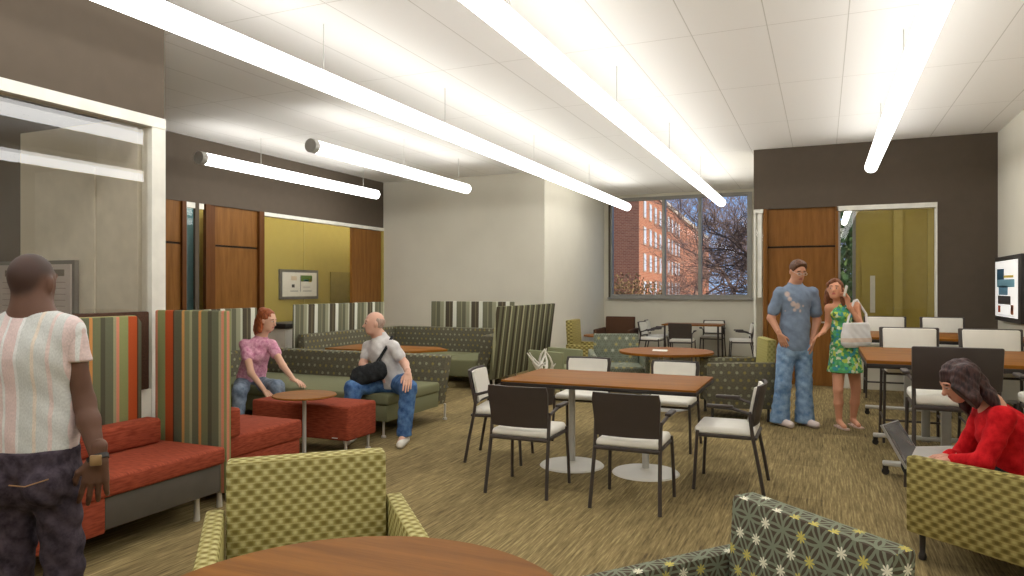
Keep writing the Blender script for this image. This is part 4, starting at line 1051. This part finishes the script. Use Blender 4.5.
# ---- person 4: the standing man in a blue t-shirt
J, loc = mkf(794, 7.81)
SK = S(204, 150, 122)
t = thing('person', 'standing person in a grey blue t-shirt and flared jeans, looking down, glasses', 'person', loc, YAW)
hc = J(798, 271, -.05); f, u, r = head_frame((.10, -1, -.42), (0, 0, 1))
B = Body(); P = head_prims(B, hc, f, u, r, 1.0)
ne = J(795, 285, .01); ch = J(795, 300, .0); wa = J(795, 325); pel = J(794, 344, .0)
S1, S2 = J(780, 293), J(812, 293); E1, E2 = J(771, 318, .03), J(817, 321, .03); W1_, W2_ = J(780, 335, -.09), J(812, 343, -.05)
H1, H2 = J(786, 350), J(803, 350); K1, K2 = J(783, 386, -.03), J(804, 386, -.02); A1, A2 = J(779, 418, .02), J(804, 420, .0)
B.cap(hc-[0, -.02, .06], ne, .055, .06, .03); B.cap(ne, ch, .07, .135, .04, flat=fy, ff=1.25); B.cap(S1, S2, .055, .055, .05); B.cap(ch, wa, .14, .13, .04, flat=fy, ff=1.35); B.cap(wa, pel, .13, .135, .04, flat=fy, ff=1.25)
for (s_, e_, w_) in ((S1, E1, W1_), (S2, E2, W2_)): B.cap(s_, e_, .05, .042, .03); B.cap(e_, w_, .042, .028, .02)
for (h_, k_, a_) in ((H1, K1, A1), (H2, K2, A2)): B.cap(h_, k_, .088, .06, .04); B.cap(k_, a_, .056, .036, .03)
body = [B.mesh(.010), hand(W1_, (.35, -.1, -.9), (.4, .9, 0), (.8, -.4, 0), 1., .3).mesh(.0045), hand(W2_, (-.15, -.2, -1), (-.8, .5, 0), (-.4, -.8, 0), 1., .4).mesh(.0045)]
sdf_obj('body', body, 'skin', t, paint=face_paint(P, 1., SK, S(170, 100, 90), S(80, 54, 40)), base=SK)
Rm = np.stack([r, f, u], 1)
Hh = Body(); Hh.ell(hc-f*.018+u*.032, (.083, .101, .092), .01, Rm); Hh.ell(hc+f*.02+u*.07, (.072, .072, .055), .02, Rm)
M['hair4'] = hair_mat('brown_hair', S(70, 46, 34), S(112, 78, 58))
sdf_obj('hair', [Hh.mesh(.008, cuts=[(hc+f*.052+u*.05, f*1.0-u*.35), (hc-u*.03, -u)], wr=.002, wf=80)], 'hair4', t)
gl = MB()
for e in (-1, 1):
    c = P(e*.032, .102, .003); gl.tube([c+(r*math.cos(q)*.022+u*math.sin(q)*.014) for q in [k*math.pi/6 for k in range(13)]], .0022, 5)
    gl.tube([P(e*.055, .100, .006), P(e*.078, .0, .004)], .002, 5)
gl.tube([P(-.01, .104, .004), P(.01, .104, .004)], .002, 5); gl.build('glasses', 'chrome', t)
T = Body(); T.cap(ne+[0, 0, .01], ch, .08, .155, .04, flat=fy, ff=1.2); T.cap(S1, S2, .066, .066, .05); T.cap(ch, wa, .155, .152, .04, flat=fy, ff=1.28); T.cap(wa, pel, .152, .16, .04, flat=fy, ff=1.2)
T.cap(S1, S1*.3+E1*.7, .066, .066, .015); T.cap(S2, S2*.3+E2*.7, .066, .066, .015)
m = MT('printed_jersey', .9, .15); x, y, z = m.uv('Object'); nn_ = m.noise(m.vec(x, y, z), 12, 4, .65)
a_ = m.n('ShaderNodeVertexColor'); a_.layer_name = 'tone'
M['shirt4'] = m.col(m.mix(1, a_.outputs[0], m.ramp(nn_, [(.34, (.78, .78, .78, 1)), (.64, (1, 1, 1, 1))]), 'MULTIPLY'))
prt = [(J(px, py, -.14), (rr*.8, .09, rr), S(208, 188, 180)) for px, py, rr in ((789, 294, .038), (791, 299, .026), (794, 304, .030), (798, 306, .034), (795.5, 310, .020), (801, 311, .016), (788, 311, .012), (804, 306, .014))]
sdf_obj('t_shirt', [T.mesh(.010, cuts=[((0, 0, J(0, 351)[2]), (0, 0, -1)), ((0, 0, ne[2]+.03), (0, 0, 1))], wr=.003)], 'shirt4', t, paint=prt, base=S(130, 146, 168))
Q = Body(); Q.cap(pel+[0, 0, .02], pel+[0, 0, -.05], .142, .145, .04, flat=fy, ff=1.2)
for (h_, k_, a_) in ((H1, K1, A1), (H2, K2, A2)): Q.cap(h_, k_, .100, .084, .025); Q.cap(k_, a_+[0, -.02, -.03], .082, .105, .03)
M['jeans4'] = cloth('faded_denim', S(92, 124, 162), S(146, 172, 200), 12)
sdf_obj('jeans', [Q.mesh(.010, cuts=[((0, 0, .03), (0, 0, -1))], wr=.004)], 'jeans4', t)
for a_, dx in ((A1, .05), (A2, .05)):
    Bs, ct = shoe(a_, a_+[dx, -.20, 0], 1.1); sdf_obj('shoe', [Bs.mesh(.010, cuts=ct)], plain('pale_trainer', S(214, 198, 192), .6), t)

# ---- person 5: the woman on the phone
J, loc = mkf(844, 7.7)
SK = S(222, 160, 128)
t = thing('person', 'standing person in a green floral dress talking on a phone, white bag on the shoulder', 'person', loc, YAW)
hc = J(835, 289, -.03); f, u, r = head_frame((-.55, -.85, .08), (0, 0, 1))
B = Body(); P = head_prims(B, hc, f, u, r, .95)
ne = J(840, 302, .01); ch = J(841, 314, .0); wa = J(842, 332); pel = J(845, 350, .0)
S1, S2 = J(829, 308, -.02), J(856, 306); E1, E2 = J(828, 325, .05), J(859, 323, -.05); W1_, W2_ = J(822, 333, -.08), J(848, 304, -.13)
H1, H2 = J(839, 354), J(852, 354); K1, K2 = J(838, 390, -.05), J(856, 390, .03); A1, A2 = J(839, 421, .0), J(853, 420, .08)
B.cap(hc-[0, -.01, .06], ne, .042, .046, .03); B.cap(ne, ch, .055, .10, .04, flat=fy, ff=1.25); B.cap(S1, S2, .040, .042, .05); B.cap(ch, wa, .105, .09, .04, flat=fy, ff=1.3); B.cap(wa, pel, .095, .125, .04, flat=fy, ff=1.15)
for (s_, e_, w_) in ((S1, E1, W1_), (S2, E2, W2_)): B.cap(s_, e_, .040, .034, .03); B.cap(e_, w_, .035, .023, .02)
for (h_, k_, a_) in ((H1, K1, A1), (H2, K2, A2)):
    B.cap(h_, k_, .080, .050, .03); B.cap(k_, k_*.6+a_*.4, .046, .048, .02); B.cap(k_*.6+a_*.4, a_, .047, .029, .02); B.cap(a_, a_*[1, 1, 0]+[-.01, -.15, .03], .030, .024, .015)
body = [B.mesh(.010), hand(W2_, (-.12, .12, 1), (-.9, .3, 0), (.2, -.9, 0), .9, .55).mesh(.0045), hand(W1_, (-.75, -.3, -.35), (0, .3, -1), (0, -.8, .3), .9, .4).mesh(.0045)]
sdf_obj('body', body, 'skin', t, paint=face_paint(P, .95, SK, S(190, 96, 90), S(110, 70, 50)), base=SK)
Rm = np.stack([r, f, u], 1)
Hh = Body(); Hh.ell(hc-f*.028+u*.030, (.082, .092, .090), .01, Rm); Hh.ell(hc-f*.06-u*.03, (.085, .06, .10), .03, Rm)
Hh.cap(hc-f*.04-u*.03+r*.07, hc-f*.03-u*.15+r*.09, .04, .028, .03); Hh.cap(hc-f*.03-u*.03-r*.07, hc-f*.03-u*.16-r*.08, .035, .022, .03); Hh.cap(hc-f*.08-u*.05, hc-f*.10-u*.17, .05, .03, .03); Hh.cap(hc+f*.05+u*.085, hc+f*.03+u*.05+r*.065, .022, .02, .02)
M['hair5'] = hair_mat('chestnut_hair', S(92, 52, 34), S(146, 94, 62))
sdf_obj('hair', [Hh.mesh(.008, wr=.003, wf=80)], 'hair5', t)
m = MT('floral_cotton', .85, .2); x, y, z = m.uv('Object')
vo = m.n('ShaderNodeTexVoronoi'); m.nt.links.new(m.vec(x, y, z), vo.inputs['Vector']); vo.inputs['Scale'].default_value = 34
sp_ = m.n('ShaderNodeSeparateColor'); m.nt.links.new(vo.outputs['Color'], sp_.inputs[0])
M['dress'] = m.col(m.ramp(V(m.nt, sp_.outputs[0]), [(0, S(88, 168, 110)), (.3, S(196, 216, 96)), (.45, S(70, 150, 160)), (.6, S(220, 230, 200)), (.72, S(110, 190, 130)), (.9, S(84, 128, 78))], True))
T = Body(); T.cap(J(841, 312), wa, .115, .105, .03, flat=fy, ff=1.25); T.cap(J(836, 315, -.06), J(847, 315, -.06), .055, .055, .03); T.cap(wa, pel, .108, .145, .04, flat=fy, ff=1.1); T.cap(pel, J(845, 374), .150, .185, .04, flat=fy, ff=1.15)
T.cap(J(833, 306, -.02), J(835, 314, -.07), .014, .016, .02); T.cap(J(851, 305, -.02), J(848, 314, -.07), .014, .016, .02)
sdf_obj('dress', [T.mesh(.010, cuts=[((0, 0, J(0, 372)[2]), (0, 0, -1))], wr=.003)], 'dress', t)
for a_, k_ in ((A1, 0), (A2, 1)):
    c = a_*[1, 1, 0]
    mb = MB().poly([(-.035, .05), (.03, .05), (.035, -.08), (.03, -.19), (-.02, -.20), (-.045, -.1)], .0, .014, Mx=Matrix.Translation(Vector(c)))
    mb.tube([c+[-.04, -.09, .01], c+[-.01, -.09, .066], c+[.03, -.09, .01]], .006, 6); mb.tube([c+[-.035, 0, .01], c+[0, -.04, .085], c+[.03, 0, .01]], .005, 6)
    mb.build('sandal', plain('pale_leather', S(212, 184, 172), .6), t)
tag(MB().box(-.028, .028, -.006, .006, -.06, .06, .004, Mx=Matrix.Translation(Vector((0, 0, 0)))).build('phone', 'pad'), 'white phone held to the ear of the woman in the floral dress', 'phone')
ph = bpy.data.objects[[o.name for o in bpy.data.objects if o.name.startswith('phone')][-1]]
q = J(845.5, 291, -.145); ph.location = (loc[0]+RT[0]*q[0]+FW[0]*q[1], loc[1]+RT[1]*q[0]+FW[1]*q[1], q[2]); ph.rotation_euler = (R(10), R(12), YAW+R(50))
bag = thing('shoulder_bag', 'white canvas bag hanging from the shoulder of the woman in the floral dress', 'bag', loc, YAW)
Bg = Body(); [Bg.cap(J(847+k*.4, 342-k*5.5, -.17), J(865-k*.4, 342-k*5.5, -.11), .062-.004*k, .062-.004*k, .05, flat=(.3, 1, 0), ff=1.5+.3*k) for k in range(5)]
m = MT('white_canvas', .85, .2); x, y, z = m.uv('Object')
M['canvas'] = m.col(m.mix((z-J(0, 339)[2]).ab().lt(.022), S(224, 222, 222), S(220, 200, 186)))
sdf_obj('bag_body', [Bg.mesh(.010, wr=.004, cuts=[((0, 0, J(0, 322)[2]), (0, 0, 1))])], 'canvas', bag)
strap_pts([J(847, 325, -.15), J(850, 312, -.09), J(854, 301, -.03), J(857, 300, .03), J(866, 314, -.02), J(867, 325, -.07)], .013, 0).build('strap', 'canvas', bag)

# ---- person 6: the girl in red with the laptop
J, loc = mkf(1000, 3.9)
SK = S(206, 150, 126)
t = thing('person', 'seated person in a red sweater with long dark hair bent over a laptop', 'person', loc, YAW)
hc = J(958, 381, .14); f, u, r = head_frame((-.86, .10, -.50), (-.45, 0, 1))
B = Body(); P = head_prims(B, hc, f, u, r, .97)
ne = J(991, 404, .10); ch = J(1003, 430, .06); pel = J(1018, 474, .05)
S1, S2 = J(1003, 418, -.10), J(984, 415, .24); E1, E2 = J(984, 462, -.10), J(962, 456, .34); W1_, W2_ = J(952, 460, .06), J(948, 456, .24)
H1, H2 = J(1008, 478, .02), J(1004, 476, .16); K1, K2 = J(920, 470, .22), J(914, 466, .38); A1, A2 = J(950, 535, .34), J(944, 528, .50)
B.cap(hc-f*.03-u*.05, ne, .043, .048, .03); B.cap(ne, ch, .06, .11, .04); B.cap(ch, pel, .11, .13, .04); B.cap(S1, S2, .046, .046, .05)
for (s_, e_, w_) in ((S1, E1, W1_), (S2, E2, W2_)): B.cap(s_, e_, .044, .036, .03); B.cap(e_, w_, .036, .024, .02)
for (h_, k_, a_) in ((H1, K1, A1), (H2, K2, A2)): B.cap(h_, k_, .08, .052, .04); B.cap(k_, a_, .05, .033, .03); B.cap(a_, a_+[.0, .14, -.03], .03, .025, .02)
body = [B.mesh(.0085), hand(W1_, (-.95, .2, -.12), (.0, .1, -1), (.1, .9, 0), .9, .3).mesh(.0038), hand(W2_, (-.95, .05, -.12), (.0, 0, -1), (.1, -.9, 0), .9, .3).mesh(.0038)]
sdf_obj('body', body, 'skin', t, paint=face_paint(P, .97, SK, S(170, 84, 80), S(60, 40, 34)), base=SK)
Rm = np.stack([r, f, u], 1)
Hh = Body(); Hh.ell(hc-f*.022+u*.026, (.086, .102, .095), .01, Rm); Hh.ell(hc-f*.04-u*.03, (.090, .065, .09), .03, Rm)
for (a, b, c_, ra, rb) in (((970, 372, .05), (971, 398, .0), (963, 424, .02), .048, .028), ((960, 372, .06), (958, 395, .03), (955, 424, .04), .042, .026), ((978, 380, .08), (990, 396, .02), (1001, 411, -.02), .042, .020), ((968, 370, .2), (966, 400, .24), (962, 432, .24), .05, .02), ((958, 398, .03), (955, 418, .03), (953, 438, .05), .03, .012), ((972, 400, .0), (970, 420, .0), (966, 440, .02), .035, .014)):
    Hh.chain([J(*a), J(*b), J(*c_)], [ra, (ra+rb)/2, rb], .03)
M['hair6'] = hair_mat('dark_brown_hair', S(34, 22, 24), S(78, 52, 50))
sdf_obj('hair', [Hh.mesh(.0075, cuts=[(hc+f*.078+u*.0, f*.95-u*.25)], wr=.0035, wf=75)], 'hair6', t)
T = Body(); T.cap(ne+[.03, 0, -.045], ch, .068, .125, .04); T.cap(S1, S2, .058, .058, .05); T.cap(ch, pel, .128, .145, .04)
for (s_, e_, w_) in ((S1, E1, W1_), (S2, E2, W2_)): T.cap(s_, e_, .062, .052, .03); T.cap(e_, w_*.92+e_*.08, .052, .036, .02)
M['red_knit'] = cloth('red_knit', S(176, 14, 24), S(214, 34, 40), 20)
sdf_obj('sweater', [T.mesh(.0085, wr=.003)], 'red_knit', t)
Q = Body()
for (h_, k_, a_) in ((H1, K1, A1), (H2, K2, A2)): Q.cap(h_, k_, .090, .064, .03); Q.cap(k_, a_, .062, .050, .03)
sdf_obj('trousers', [Q.mesh(.009, wr=.003, cuts=[((0, 0, .08), (0, 0, -1))])], cloth('black_denim', S(30, 32, 36), S(54, 56, 62), 20), t)
for a_ in (A1, A2):
    Bs, ct = shoe(a_, a_+[.0, .16, 0], .95); sdf_obj('shoe', [Bs.mesh(.010, cuts=ct)], 'black', t)
lp = thing('laptop', 'open silver laptop on the knees of the girl in red', 'laptop', loc, YAW)
a, b, c, d_ = J(906, 469, .12), J(916, 449, .46), J(897, 420, .46), J(881, 425, .12)
nn = nrm(np.cross(b-a, d_-a)); th_ = nn*.006
MB().hexa([a-th_, b-th_, c-th_, d_-th_], [a+th_, b+th_, c+th_, d_+th_]).build('lid', plain('aluminium_lid', S(190, 192, 196), .35, .5, .4), lp)
sg = 1 if np.dot(nn, np.array((1, -.5, 0))) > 0 else -1
ins = lambda p, o: p*.94+o*.06
mm = (a+b+c+d_)/4
MB().hexa([ins(q, mm)+th_*sg*1.1 for q in (a, b, c, d_)], [ins(q, mm)+th_*sg*1.35 for q in (a, b, c, d_)]).build('display', plain('screen_grey', S(96, 100, 106), .2), lp)
e1, e2 = a+[.25, .06, -.0], b+[.25, .02, -.0]
MB().hexa([a, b, e2, e1], [a+[0, 0, .016], b+[0, 0, .016], e2+[0, 0, .016], e1+[0, 0, .016]]).build('keyboard_deck', 'chrome', lp)
